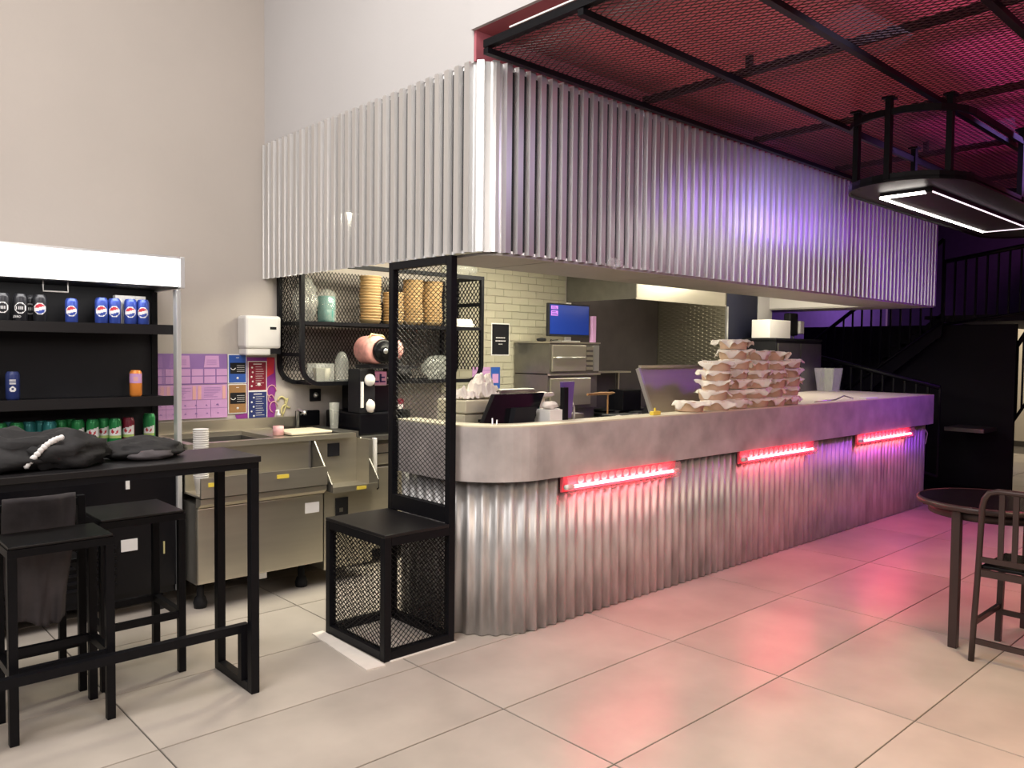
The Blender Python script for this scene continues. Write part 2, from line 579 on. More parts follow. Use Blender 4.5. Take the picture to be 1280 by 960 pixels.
# kitchen wall tiles
tmw = None
bb = 0
z = 1.14
row = 0
while z < CZ - .03:
    x = 4.06 - (.1 if row % 2 else 0)
    while x < 5.55:
        xa, xb = max(x, 4.06), min(x + .2, 5.555)
        zb = min(z + .065, CZ - .002)
        if xb - xa > .03:
            full = abs(xb - xa - .2) < 1e-6 and zb - z > .0649
            if full and tmw:
                o = bpy.data.objects.new('wall_tile', tmw)
                C.objects.link(o)
                o.parent = wb
            else:
                wdt, hgt = xb - xa, zb - z
                m = MB().box(.0015, wdt - .0015, -.006, 0, .0015, hgt - .0015).box(.004, wdt - .004, -.008, -.006, .004, hgt - .004)
                o = m.build('wall_tile', 'wtile', wb)
                if full:
                    tmw = o.data
            o.location = (xa, YB - .001 + random.uniform(-.0012, 0), z)
        x += .2
    z += .065
    row += 1
nt = M_['wtile'].node_tree
oi = nt.nodes.new('ShaderNodeObjectInfo')
hv = nt.nodes.new('ShaderNodeHueSaturation')
mr = nt.nodes.new('ShaderNodeMapRange')
mr.inputs['To Min'].default_value = .95
mr.inputs['To Max'].default_value = 1.05
nt.links.new(oi.outputs['Random'], mr.inputs['Value'])
nt.links.new(mr.outputs[0], hv.inputs['Value'])
bs = nt.nodes['Principled BSDF']
src = bs.inputs['Base Color'].links[0].from_socket
nt.links.new(src, hv.inputs['Color'])
nt.links.new(hv.outputs[0], bs.inputs['Base Color'])


# ------------------------------------------------------------------ corrugated cladding
def path_pts(segs):
    """polyline with arcs -> function s->(p, n)"""
    pts = segs
    L = [0]
    for i in range(1, len(pts)):
        L.append(L[-1] + (Vector(pts[i]) - Vector(pts[i - 1])).length)

    def at(s):
        s = max(0, min(L[-1], s))
        for i in range(1, len(pts)):
            if s <= L[i] + 1e-9:
                a, b = Vector(pts[i - 1]), Vector(pts[i])
                t = (s - L[i - 1]) / max(1e-9, L[i] - L[i - 1])
                d = (b - a).normalized()
                return a.lerp(b, t), Vector((d.y, -d.x)) * -1
    return at, L[-1]


def arc(cx, cy, r, a0, a1, n=10):
    return [(cx + r * math.cos(a0 + (a1 - a0) * i / n), cy + r * math.sin(a0 + (a1 - a0) * i / n)) for i in range(n + 1)]


def corrugate(path, z0, z1, pitch, depth, kind, parent, material, sheet, rows=1, holes=False):
    at, L = path_pts(path)
    npt = {'trap': [0, .08, .16, .42, .50, .58, .66, .92], 'sine': [i / 10 for i in range(10)]}[kind]

    def prof(t):
        t = t % 1
        if kind == 'sine':
            return depth / 2 * (1 - math.cos(2 * PI * t)) - depth / 2
        if t < .12:
            return 0 if t < .04 else (t - .04) / .08 * depth
        if t < .50:
            return depth
        if t < .60:
            return depth * (1 - (t - .50) / .10)
        return 0
    if kind == 'trap':
        npt = [.0, .04, .12, .50, .60, .8]
    s0 = 0
    k = 0
    outs = []
    while s0 < L - .02:
        s1 = min(L, s0 + sheet)
        ss = []
        i = int(math.floor(s0 / pitch)) - 1
        while i * pitch < s1 + pitch:
            for t in npt:
                s_ = (i + t) * pitch
                if s0 <= s_ <= s1 + (pitch * .55 if s1 < L else 0):
                    ss.append(s_)
            i += 1
        off = .0015 * (k % 2)
        v, f = [], []
        zs = [z0 + (z1 - z0) * q / rows for q in range(rows + 1)]
        for s_ in ss:
            # smooth normal across arcs
            p, n1 = at(s_)
            _, na = at(s_ - .012)
            _, nb = at(s_ + .012)
            n_ = (na + nb).normalized()
            q = p + n_ * (prof(s_ / pitch) + off)
            for zz in zs:
                v.append((q.x, q.y, zz))
        R_ = rows + 1
        for a in range(len(ss) - 1):
            for c in range(rows):
                f.append((a * R_ + c, (a + 1) * R_ + c, (a + 1) * R_ + c + 1, a * R_ + c + 1))
        m = MB().add(v, f, kind == 'sine')
        o = m.build('corrugated_sheet', material, parent, solid=.0012)
        outs.append(o)
        s0 = s1
        k += 1
    return outs


can = thing('kitchen_canopy', 'corrugated silver metal canopy box hanging over the open kitchen', 'canopy', (5.4, 2.95, 1.985))
up = [(2.50, 5.265), (2.50, 3.08)] + arc(2.64, 3.06, .14, PI, 1.5 * PI, 8)[1:] + [(8.36, 2.92), (8.36, 5.2)]
up = [(2.50, 5.262)] + arc(2.64, 3.06, .14, PI, 1.5 * PI, 8) + [(8.36, 2.92), (8.36, 5.2)]


def flip(path):
    return path


corrugate(up, 1.985, 2.905, .0795, .026, 'trap', can, 'galv', .875)
# added backing behind the sheets against light leaks, and soffit
bk = MB()
bk.box(2.525, 2.565, 3.1, 5.262, 2.0, 2.88).box(2.66, 8.33, 2.945, 2.985, 2.0, 2.88).box(8.29, 8.33, 2.99, 5.2, 2.0, 2.88)
bk.prism([(2.525, 3.1)] + arc(2.66, 3.08, .135, PI, 1.5 * PI, 6) + [(2.66, 2.985), (2.565, 3.1)], 2.0, 2.88)
bk.build('added_backing', 'dark', can)
MB().box(2.64, 8.3, 3.0, 3.02, 2.885, 2.9).build('top_edge', 'steel_dark', can)
# soffit panels between joints
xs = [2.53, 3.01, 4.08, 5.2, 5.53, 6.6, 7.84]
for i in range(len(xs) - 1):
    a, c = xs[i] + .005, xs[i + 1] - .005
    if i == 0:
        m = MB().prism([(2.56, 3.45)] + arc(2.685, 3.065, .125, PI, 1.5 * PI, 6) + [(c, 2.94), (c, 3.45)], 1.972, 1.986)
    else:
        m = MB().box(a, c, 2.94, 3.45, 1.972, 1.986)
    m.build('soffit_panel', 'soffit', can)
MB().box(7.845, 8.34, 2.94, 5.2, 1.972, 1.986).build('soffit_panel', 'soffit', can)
MB().box(2.95, 8.3, 3.43, 3.45, 1.987, CZ).box(7.845, 7.865, 3.45, 5.2, 1.987, CZ).build('inner_upstand', 'white_ceiling', can)

# counter
ctr = thing('service_counter', 'long service counter with concrete band over weathered corrugated metal front', 'counter', (5.4, 3.1, 0))
r1 = .36
lo = [(2.61, 3.72)] + arc(2.61 + r1 + .02, 3.01 + r1 + .02, r1 + .02, PI, 1.5 * PI, 12) + [(8.40, 3.01), (8.40, 4.0)]
corrugate(lo, .004, .84, .0755, .023, 'sine', ctr, 'galv_old', 1.06)


def ring_prism(path, d, z0, z1):
    """solid following the path, thickness d to the inside"""
    at, L = path_pts(path)
    m = MB()
    inner = []
    for i, p in enumerate(path):
        a = Vector(path[max(i - 1, 0)])
        c = Vector(path[min(i + 1, len(path) - 1)])
        t1 = (Vector(p) - a).normalized() if i > 0 else (c - Vector(p)).normalized()
        t2 = (c - Vector(p)).normalized() if i < len(path) - 1 else t1
        n = Vector((-(t1.y + t2.y), (t1.x + t2.x)))
        n.normalize()
        k = 1 / max(.4, math.cos(t1.angle(t2) / 2))
        inner.append(Vector(p) + n * d * k)
    v, f = [], []
    for p, q in zip(path, inner):
        v += [(p[0], p[1], z0), (p[0], p[1], z1), (q.x, q.y, z1), (q.x, q.y, z0)]
    for i in range(len(path) - 1):
        for k in range(4):
            f.append((i * 4 + k, i * 4 + (k + 1) % 4, (i + 1) * 4 + (k + 1) % 4, (i + 1) * 4 + k)[::-1])
    f += [(0, 1, 2, 3), tuple(len(v) - 4 + k for k in (3, 2, 1, 0))]
    m.add(v, f)
    return m


bd = [(2.552, 3.72)] + arc(2.552 + .41, 2.95 + .41, .41, PI, 1.5 * PI, 14) + [(8.45, 2.95), (8.45, 4.0)]
ring_prism(bd, .04, .825, 1.108).build('counter_band', 'band', ctr)
ring_prism([(p[0] + (.0), p[1]) for p in bd], .15, 1.108, 1.116).build('ledge_top', 'cream', ctr)
ring_prism([(2.68, 3.71)] + arc(2.68 + .34, 3.07 + .34, .34, PI, 1.5 * PI, 12) + [(8.34, 3.07), (8.34, 3.98)], .08, .0, 1.1).build('carcass', 'steel_dark', ctr)
MB().box(7.86, 8.30, 3.10, 4.0, 1.08, 1.117).build('return_top', 'cream', ctr)
MB().box(6.05, 7.858, 3.101, 3.98, 1.08, 1.1165).build('far_top', 'cream', ctr)
MB().box(2.78, 7.86, 3.15, 3.72, .955, .985).build('work_surface', 'steel', ctr)
MB().box(3.95, 7.8, 3.66, 3.70, .10, .955).build('inner_doors', 'steel', ctr)

# pink neon fixtures
for k, (x0, x1, lb) in enumerate(((3.13, 4.16, 'pink neon strip light nearest the rounded counter corner'),
                                  (4.91, 5.99, 'pink neon strip light in the middle of the counter front'),
                                  (6.77, 7.93, 'pink neon strip light at the far end of the counter front'))):
    t = thing('neon_light', lb, 'lamp', ((x0 + x1) / 2, 2.975, .79), 'pink neon lights under the counter band')
    m = MB()
    m.prism([(2.985, .735), (2.975, .735), (2.965, .822), (2.985, .822)], x0, x1, 'x')
    n = 12
    rf_ = m.build('reflector', 'neon_glow', t)
    m = MB()
    for i in range(n):
        xa = x0 + .12 + (x1 - x0 - .24) * i / n
        m.lathe([(.0, -.006), (.022, -.004), (.026, 0), (.022, .004), (0, .006)], (xa + .02, 2.962, .792), 10, 'y')
    m.build('reflector_cups', 'reflector_cup', rf_)
    m = MB().tube([(x0 + .05, 2.945, .765), (x1 - .05, 2.945, .765)], .009, 10)
    m.build('tube_lamp', 'neon', t)
    for xe in (x0 + .03, x1 - .03):
        MB().lathe([(.014, -.03), (.016, -.01), (.016, .02), (.012, .03)], (xe, 2.945, .765), 10, 'x').build('end_cap', 'white', t)
    m = MB()
    prof = [(2.972, .725), (2.935, .728), (2.924, .75), (2.924, .79), (2.935, .822)]
    v = [(x, p[0], p[1]) for x in (x0, x1) for p in prof]
    nf = len(prof)
    m.add(v, [(i, i + 1, nf + i + 1, nf + i) for i in range(nf - 1)])
    m.build('lamp_cover', 'pink_clear', t, solid=.002)
    a_ = area('neon_glow_light', ((x0 + x1) / 2, 2.918, .76), ((x0 + x1) / 2, 2.2, .1), x1 - x0 - .1, 4.0, (1, .08, .14), sy=.04)
# loose cables at the far end of the counter
m = MB().tube([(8.44, 3.05, .82), (8.50, 3.02, .72), (8.49, 3.03, .62), (8.43, 3.08, .55)], .005, 6).tube([(8.44, 3.12, .82), (8.54, 3.07, .74), (8.50, 3.09, .60), (8.44, 3.16, .52)], .005, 6)
tag(m.build('cable', 'white'), 'pale loose cables hanging below the far end of the counter band', 'cable')
tag(MB().bbox(8.422, 8.45, 3.03, 3.09, .27, .37, .006).build('wall_socket', 'white'), 'small white socket low on the far end of the counter', 'socket')

# ------------------------------------------------------------------ lattice ceiling
lat = thing('mesh_ceiling', 'black steel grid ceiling with expanded mesh under the red ceiling', 'ceiling grid', (5.5, 1, 2.92))
XS = [2.5 + 1.205 * i for i in range(7)]
YS = [2.885 - .6 * j for j in range(8)]
for i, x in enumerate(XS):
    MB().box(x - .018, x + .018, YS[-1] - .02, YS[0] + .02, 2.930, 2.965).build('cross_bar', 'black', lat)
for j, y in enumerate(YS):
    MB().box(XS[0] - .02, XS[-1] + .02, y - .016, y + .016, 2.896, 2.923).build('long_bar', 'black', lat)
for i in range(6):
    for j in range(7):
        big = (i < 4)
        m = MB().diamond((XS[i] + .005, YS[j + 1] + .002, 2.926), (1, 0, 0), (0, 1, 0), 1.195, .596, cu=.033, cv=.066, t=.003, depth=.003)
        tag(m.build('mesh_panel', 'bronze', lat), kind='stuff')
MB().box(2.478, 2.486, 2.30, 2.72, 2.968, 2.975).build('white_strip', 'wprint', lat)
for x in (2.5, 3.705, 6.115, 8.525):
    for y in (2.285, 1.085, -.115):
        MB().box(x + .03, x + .06, y - .04, y - .01, 2.965, 3.05).build('hanger', 'black', lat)

# hanging tray lamp
tl = thing('hanging_lamp', 'black rounded tray lamp with bright LED rectangle hanging below the mesh ceiling', 'lamp', (5.6, 1.83, 2.45))
ya, yb_, xa, xb = 1.50, 2.16, 4.45, 7.3


def stadium(xa, xb, ya, yb, n=12):
    r = (yb - ya) / 2
    cy = (ya + yb) / 2
    return arc(xb - r, cy, r, -PI / 2, PI / 2, n) + arc(xa + r, cy, r, PI / 2, 1.5 * PI, n)


P0 = stadium(xa, xb, ya, yb_)
MB().prism(P0, 2.452, 2.46).build('tray', 'black', tl)


def hoop(x0_, x1_, y0_, y1_, z0, z1, th=.012):
    A = stadium(x0_, x1_, y0_, y1_)
    B = stadium(x0_ + th, x1_ - th, y0_ + th, y1_ - th)
    v = [(p[0], p[1], z) for z in (z0, z1) for p in A] + [(p[0], p[1], z) for z in (z0, z1) for p in B]
    n = len(A)
    f = []
    for i in range(n):
        j = (i + 1) % n
        f += [(i, j, n + j, n + i), (2 * n + j, 2 * n + i, 3 * n + i, 3 * n + j), (n + i, n + j, 3 * n + j, 3 * n + i), (j, i, 2 * n + i, 2 * n + j)]
    return MB().add(v, f)


hoop(xa, xb, ya, yb_, 2.44, 2.485).build('rim', 'black', tl)
hoop(xa, xb, ya, yb_, 2.80, 2.835, .02).build('top_hoop', 'black', tl)
for (px_, py_) in ((4.60, 2.065), (4.458, 1.83), (4.62, 1.575), (5.65, 2.145), (5.65, 1.515), (6.7, 2.145), (6.7, 1.515)):
    MB().box(px_ - .02, px_ + .02, py_ - .015, py_ + .015, 2.45, 2.90).box(px_ - .035, px_ + .035, py_ - .03, py_ + .03, 2.885, 2.895).build('post', 'black', tl)
pan = MB().box(4.80, 6.62, 1.72, 2.01, 2.425, 2.451).build('light_panel', 'dark', tl)
m = MB()
m.use('led').box(4.80, 6.62, 1.994, 2.012, 2.42, 2.432).box(4.797, 4.82, 1.76, 1.994, 2.42, 2.432)
m.use('led_dim').box(4.80, 6.62, 1.717, 1.721, 2.42, 2.428).box(6.616, 6.625, 1.72, 2.012, 2.42, 2.43)
m.build('led_strip', None, tl)

# ------------------------------------------------------------------ mesh-backed bench beside counter
bn = thing('mesh_bench', 'tall black metal bench seat with expanded mesh sides and high mesh back', 'bench', (2.3, 3.44, 0))
x0, x1, y0, y1 = 2.115, 2.545, 3.165, 3.72
w_ = .04
for (x, y, zt) in ((x0, y0, .6), (x0, y1 - w_, .6), (x1 - w_, y0, 1.982), (x1 - w_, y1 - w_, 1.982)):
    MB().bbox(x, x + w_, y, y + w_, .0, zt, .003).build('post', 'black', bn)
m = MB()
for y in (y0, y1 - w_):
    m.box(x0 + w_, x1 - w_, y, y + w_, .005, .045)
for x in (x0, x1 - w_):
    m.box(x, x + w_, y0 + w_, y1 - w_, .005, .045)
m.build('lower_frame', 'black', bn)
m = MB()
for y in (y0, y1 - w_):
    m.box(x0 + w_, x1 - w_, y, y + w_, .56, .60)
for x in (x0, x1 - w_):
    m.box(x, x + w_, y0 + w_, y1 - w_, .56, .60)
m.build('upper_frame', 'black', bn)
MB().bbox(x0, x1 - w_, y0, y1, .60, .616, .003).build('seat', 'tabletop', bn)
MB().box(x1 - w_, x1, y0 + w_, y1 - w_, 1.942, 1.982).build('top_rail', 'black', bn)
MB().box(x1 - w_, x1, y0 + w_, y1 - w_, .62, .70).build('back_rail', 'black', bn)
def stuffp(m, name, mt, par):
    return tag(m.build(name, mt, par), kind='stuff')
stuffp(MB().diamond((x1 - .02, y0 + w_, .70), (0, 1, 0), (0, 0, 1), y1 - y0 - 2 * w_, 1.242, cu=.042, cv=.027, t=.0019), 'back_mesh', 'black', bn)
stuffp(MB().diamond((x0 + .02, y0 + w_, .045), (0, 1, 0), (0, 0, 1), y1 - y0 - 2 * w_, .515, cu=.036, cv=.024, t=.0026), 'side_mesh', 'black', bn)
stuffp(MB().diamond((x0 + w_, y0 + .02, .045), (1, 0, 0), (0, 0, 1), x1 - x0 - 2 * w_, .515, cu=.030, cv=.028, t=.0024), 'side_mesh', 'black', bn)
stuffp(MB().diamond((x0 + w_, y1 - .02, .045), (1, 0, 0), (0, 0, 1), x1 - x0 - 2 * w_, .515, cu=.030, cv=.028, t=.0024), 'side_mesh', 'black', bn)
stuffp(MB().diamond((x1 - .02, y0 + w_, .045), (0, 1, 0), (0, 0, 1), y1 - y0 - 2 * w_, .515, cu=.036, cv=.024, t=.0026), 'side_mesh', 'black', bn)
m = MB()
# worn sheet of board below the bench
edge = []
N = 26
for i in range(N + 1):
    t = i / N
    edge.append((2.045 - .045 * t + .006 * noise.noise(Vector((t * 9, 1, 0))), 3.74 - .60 * t))
poly = edge + [(2.10, 3.13), (2.11, 3.74)]
m.prism(poly[::-1], .0005, .006)
tag(m.build('floor_board', 'paper'), 'worn whitish board lying on the floor under the bench edge', 'board')
tag(MB().box(2.145, 2.545, 3.15, 3.71, .0005, .004).build('floor_sheet', 'paper'), 'pale sheet covering the floor inside the mesh bench', 'sheet')

# ------------------------------------------------------------------ wall shelf with mesh
sh = thing('mesh_shelf', 'black wall shelf with expanded mesh back and rounded lower corners', 'shelf', (3.4, 5.1, 1.25))
sx0, sx1, sy0, sy1, sz0, sz1 = 2.60, 4.22, 4.90, 5.255, 1.25, 2.10
rr = .14


def u_frame(y, w=.035):
    pts_o = [(sx0, sz1)] + arc(sx0 + rr, sz0 + rr, rr, PI, 1.5 * PI, 8) + arc(sx1 - rr, sz0 + rr, rr, 1.5 * PI, 2 * PI, 8) + [(sx1, sz1)]
    m = MB()
    v, f = [], []
    for i, p in enumerate(pts_o):
        cx = min(max(p[0], sx0 + rr), sx1 - rr)
        cz = max(p[1], sz0 + rr)
        d = Vector((cx - p[0], cz - p[1]))
        d = d.normalized() if d.length > 1e-6 else Vector((0, 1))
        q = Vector(p) + d * w
        v += [(p[0], y, p[1]), (p[0], y + w, p[1]), (q.x, y + w, q.y), (q.x, y, q.y)]
    for i in range(len(pts_o) - 1):
        for k in range(4):
            f.append((i * 4 + k, i * 4 + (k + 1) % 4, (i + 1) * 4 + (k + 1) % 4, (i + 1) * 4 + k))
    f += [(3, 2, 1, 0), tuple(len(v) - 4 + k for k in range(4))]
    return m.add(v, f)


u_frame(sy0, .028).build('front_frame', 'black', sh)
u_frame(sy1 - .03, .028).build('rear_frame', 'black', sh)
MB().box(sx0 + .03, sx1 - .03, sy0, sy0 + .028, sz1 - .03, sz1).box(sx0, sx0 + .028, sy0 + .028, sy1 - .03, sz1 - .03, sz1).box(sx1 - .028, sx1, sy0 + .028, sy1 - .03, sz1 - .03, sz1).build('top_frame', 'black', sh)
MB().box(sx0 + .028, sx1 - .028, sy0 + .002, sy1 - .03, 1.665, 1.69).build('shelf_board', 'black', sh)
MB().box(sx0 + rr, sx1 - rr, sy0 + .03, sy1 - .03, sz0, sz0 + .018).build('shelf_board', 'black', sh)
MB().box(sx1 - .026, sx1 - .004, sy0 + .028, sy1 - .03, 1.86, 1.89).box(sx0 + .004, sx0 + .026, sy0 + .028, sy1 - .03, 1.45, 1.475).build('side_rail', 'black', sh)
MB().box(4.02, 4.05, sy1 - .055, sy1 - .03, sz0 + .02, sz1 - .03).build('rear_upright', 'black', sh)
stuffp(MB().diamond((sx0 + .03, sy1 - .015, sz0 + .03), (1, 0, 0), (0, 0, 1), sx1 - sx0 - .06, sz1 - sz0 - .06, cu=.028, cv=.046, t=.0032), 'mesh_panel', 'black', sh)
stuffp(MB().diamond((sx0 + .014, sy0 + .03, sz0 + .1), (0, 1, 0), (0, 0, 1), sy1 - sy0 - .06, sz1 - sz0 - .13, cu=.036, cv=.045, t=.0026), 'mesh_panel', 'black', sh)
stuffp(MB().diamond((sx1 - .014, sy0 + .03, sz0 + .1), (0, 1, 0), (0, 0, 1), sy1 - sy0 - .06, sz1 - sz0 - .13, cu=.045, cv=.05, t=.0045), 'mesh_panel', 'black', sh)
#@@PART2
# ------------------------------------------------------------------ bar table
tb = thing('bar_table', 'long black bar table on square tube legs at the left', 'table', (.6, 3.44, 0))
MB().bbox(-.45, 1.533, 3.243, 3.643, 1.012, 1.038, .003).build('tabletop', 'tabletop', tb)
m = MB()
m.box(-.43, 1.525, 3.25, 3.285, .985, 1.012).box(-.43, 1.525, 3.6, 3.635, .985, 1.012).box(1.49, 1.525, 3.285, 3.6, .985, 1.012).box(-.43, -.395, 3.285, 3.6, .985, 1.012)
m.build('apron_frame', 'black', tb)
for x in (1.488, -.43):
    MB().bbox(x, x + .037, 3.248, 3.288, 0, .985, .002).build('leg', 'black', tb)
    MB().bbox(x, x + .037, 3.602, 3.642, 0, .985, .002).build('leg', 'black', tb)
    MB().box(x, x + .037, 3.288, 3.602, .002, .040).build('foot_bar', 'black', tb)
    MB().box(x - .012 if x > 0 else x + .012, x + .025 if x > 0 else x + .049, 3.325, 3.36, .04, .252).build('rail_upright', 'black', tb)
MB().box(-.418, 1.513, 3.325, 3.36, .252, .288).build('foot_rail', 'black', tb)


def stool(x0, x1, y0, y1, lb, zt=.742):
    t = thing('bar_stool', lb, 'stool', ((x0 + x1) / 2, (y0 + y1) / 2, 0), 'black square bar stools under the bar table')
    q = .032
    for x in (x0, x1 - q):
        for y in (y0, y1 - q):
            MB().bbox(x, x + q, y, y + q, 0, zt - .03, .002).build('leg', 'black', t)
    m = MB().box(x0, x1, y0, y0 + q, zt - .03, zt).box(x0, x1, y1 - q, y1, zt - .03, zt).box(x0, x0 + q, y0 + q, y1 - q, zt - .03, zt).box(x1 - q, x1, y0 + q, y1 - q, zt - .03, zt)
    m.build('seat_frame', 'black', t)
    MB().bbox(x0 + .004, x1 - .004, y0 + .004, y1 - .004, zt, zt + .012, .003).build('seat', 'tabletop', t)
    MB().box(x0 + q, x1 - q, y0 + .003, y0 + .029, .255, .285).build('foot_rail', 'black', t)
    MB().box(x0 + q, x1 - q, y1 - .029, y1 - .003, .255, .285).build('foot_rail', 'black', t)
    for x in (x0 + .002, x1 - .03):
        MB().box(x, x + .028, y0 + q, y1 - q, .255, .285).build('side_rail', 'black', t)
    return t


stool(.615, .985, 3.40, 3.675, 'black backless stool nearest the left edge, pushed under the bar table')
stool(1.012, 1.375, 3.69, 4.06, 'black backless stool beside the fridge door, behind the bar table')

# chairs on the far side of the bar table
def back_chair(x0, x1, y0, lb):
    t = thing('bar_chair', lb, 'chair', ((x0 + x1) / 2, y0 + .18, 0), 'black bar chairs behind the bar table')
    q = .03
    y1 = y0 + .36
    for x in (x0, x1 - q):
        MB().bbox(x, x + q, y0, y0 + q, 0, .86, .002).build('leg', 'black', t)
        MB().bbox(x, x + q, y1 - q, y1, 0, .56, .002).build('leg', 'black', t)
        MB().box(x, x + q, y0 + q, y1 - q, .53, .56).build('side_rail', 'black', t)
    MB().box(x0 + q, x1 - q, y0, y0 + q, .82, .85).build('back_rail', 'black', t)
    MB().box(x0 + q, x1 - q, y0 + .002, y0 + .026, .62, .645).build('back_rail', 'black', t)
    MB().bbox(x0 + .002, x1 - .002, y0 + .002 + q, y1, .562, .58, .003).build('seat', 'tabletop', t)
    MB().box(x0 + q, x1 - q, y0 + .003, y0 + .027, .20, .228).build('foot_rail', 'black', t)
    return t


back_chair(.63, .975, 3.765, 'black bar chair with a back rail and a dark garment hanging from it')
# dark garment hanging from the chair back
def cloth_sheet(x0, x1, z0, z1, y, seed, name, mt, lb, cat, fold=.03, nx=22, nz=26, lean=0):
    v, f = [], []
    for j in range(nz + 1):
        for i in range(nx + 1):
            u, t = i / nx, j / nz
            wdt = 1 - .16 * t + .05 * math.sin(t * 5)
            x = (x0 + x1) / 2 + (u - .5) * (x1 - x0) * wdt + lean * t
            zz = z1 - (z1 - z0) * t - .02 * math.sin(u * 7 + seed) * t
            yy = y - fold * (noise.noise(Vector((u * 5, t * 1.2, seed))) + .5 * noise.noise(Vector((u * 11, t * 3, seed)))) * (.3 + t) - .02 * math.sin(PI * u)
            v.append((x, yy, zz))
    for j in range(nz):
        for i in range(nx):
            a = j * (nx + 1) + i
            f.append((a, a + nx + 1, a + nx + 2, a + 1))
    o = MB().add(v, f, True).build(name, mt, None, solid=.012)
    return tag(o, lb, cat)


cloth_sheet(.66, .93, .35, .88, 3.735, 3, 'garment', 'grey_cloth', 'dark grey garment hanging from the chair behind the bar table', 'garment', lean=-.02)

# black jackets on the bar table
jk = thing('jacket', 'black jacket with a white toothed zip lying crumpled on the bar table', 'jacket', (.72, 3.46, 1.038))
m = MB().lump((.60, 3.47, 1.085), (.27, .15, .095), 3, .35, 2.4, 34, 20, flat=-.045)
m.lump((.80, 3.43, 1.09), (.17, .12, .085), 8, .3, 2.6, 30, 18, flat=-.05)
m.lump((.83, 3.46, 1.075), (.11, .10, .045), 5, .3, 3.0, 24, 14, flat=-.035)
m.build('body', 'fabric', jk)
m = MB()
for i in range(11):
    t = i / 10
    x, z = .665 + .115 * t, 1.065 + .095 * math.sin(t * 1.45)
    m.lump((x, 3.312 + .012 * t, z), (.012, .006, .011), i, .3, 2, 8, 6)
m.build('zip_teeth', 'wprint', jk)
sl = thing('folded_sweater', 'flattened dark sweater with a pinkish lining lying right of the jacket', 'sweater', (1.10, 3.50, 1.038))
MB().lump((1.13, 3.50, 1.068), (.155, .11, .055), 12, .25, 2.2, 32, 18, flat=-.028).build('body', 'fabric', sl)
MB().lump((1.13, 3.395, 1.058), (.085, .03, .022), 2, .3, 2.2, 18, 10, flat=-.018).build('lining', 'grey_cloth', sl)

# ------------------------------------------------------------------ drinks fridge
fr = thing('drinks_fridge', 'open-front black drinks fridge with a glowing white canopy and glass side', 'fridge', (1.1, 4.9, 0))
fx0, fx1, fy0, fy1 = .50, 1.70, 4.60, 5.25
MB().box(fx0, fx1, fy0 + .05, fy1, .10, .86).build('base_cabinet', 'blackgloss', fr)
MB().box(fx0 + .02, fx1 - .02, fy0 + .03, fy0 + .05, .58, .84).build('upper_front_panel', 'blackgloss', fr)
g = MB().box(fx0 + .02, fx1 - .02, fy0 + .035, fy0 + .05, .14, .56)
g.build('lower_front_panel', 'blackgloss', fr)
for i in range(6):
    MB().box(fx0 + .15, fx1 - .35, fy0 + .022, fy0 + .034, .20 + i * .04, .215 + i * .04).build('louvre', 'black', fr)
MB().box(1.375, 1.46, fy0 + .027, fy0 + .0345, .375, .44).build('white_sticker', 'wprint', fr)['label'] = 'white rectangular sticker'
MB().box(1.60, 1.607, fy0 + .027, fy0 + .0345, .33, .40).build('side_sticker', 'mustard', fr)
MB().box(1.40, 1.42, fy0 + .022, fy0 + .029, .72, .77).build('switch', 'white', fr)
MB().box(fx0, fx1, 5.0, fy1, .86, 1.84).build('rear_housing', 'dark', fr)
MB().box(fx0 + .03, 1.655, 4.975, 4.998, .86, 1.84).build('back_panel', 'steel_dark', fr).data.materials[0] = M_['dark']
MB().box(1.655, 1.69, 4.96, 4.998, .86, 1.83).build('corner_upright', 'black', fr)
MB().box(1.682, 1.690, 4.665, 4.958, .80, 1.83).build('side_glass', 'glass', fr)
MB().box(.503, .511, 4.665, 4.958, .80, 1.83).build('side_glass', 'glass', fr)
MB().bbox(1.672, 1.70, 4.605, 4.662, .10, 1.83, .006).build('front_post', 'brass', fr)
MB().bbox(.50, .528, 4.605, 4.662, .10, 1.83, .006).build('front_post', 'brass', fr)
MB().box(fx0, fx1 - .012, 4.62, 5.2, 1.84, 2.00).build('canopy_box', 'dark', fr)
MB().bbox(fx0, fx1 - .016, 4.585, 4.618, 1.845, 2.0, .008).build('light_front', 'light_box', fr)
MB().bbox(fx1 - .014, fx1 + .012, 4.578, 5.2, 1.835, 2.012, .004).build('canopy_end_cap', 'brass', fr)
MB().box(fx0, fx1 - .016, 4.58, 5.2, 2.001, 2.012).build('canopy_top', 'brass', fr)
MB().box(fx0, 1.68, 4.60, 4.90, .86, .935).build('deck', 'black', fr)
for z in (1.60, 1.195):
    MB().box(fx0 + .03, 1.675, 4.69, 4.972, z, z + .022).build('shelf', 'black', fr)
    MB().box(fx0 + .03, 1.679, 4.675, 4.69, z - .025, z + .03).build('price_rail', 'tabletop', fr)
MB().box(.53, 1.675, 4.74, 4.972, .936, .95).build('shelf', 'black', fr)
MB().tube([(1.02, 4.66, 1.84), (1.02, 4.655, 1.785), (1.135, 4.655, 1.785), (1.135, 4.66, 1.84)], .004, 6).build('blind_handle', 'white', fr)
for x in (fx0 + .05, fx1 - .10):
    for y in (fy0 + .1, fy1 - .12):
        MB().lathe([(.03, 0), (.035, .02), (.02, .04), (.02, .10)], (x, y, 0), 12).build('caster', 'dark', fr)
area('fridge_canopy_light', (1.1, 4.70, 1.832), (1.1, 4.85, .9), 1.0, 2.2, (1, .97, .92), sy=.05)


CANP = [(.0, 0), (.024, 0), (.029, .006), (.033, .014), (.033, .84), (.031, .90), (.026, .955), (.026, .965), (.023, .972), (.023, .962), (0, .960)]


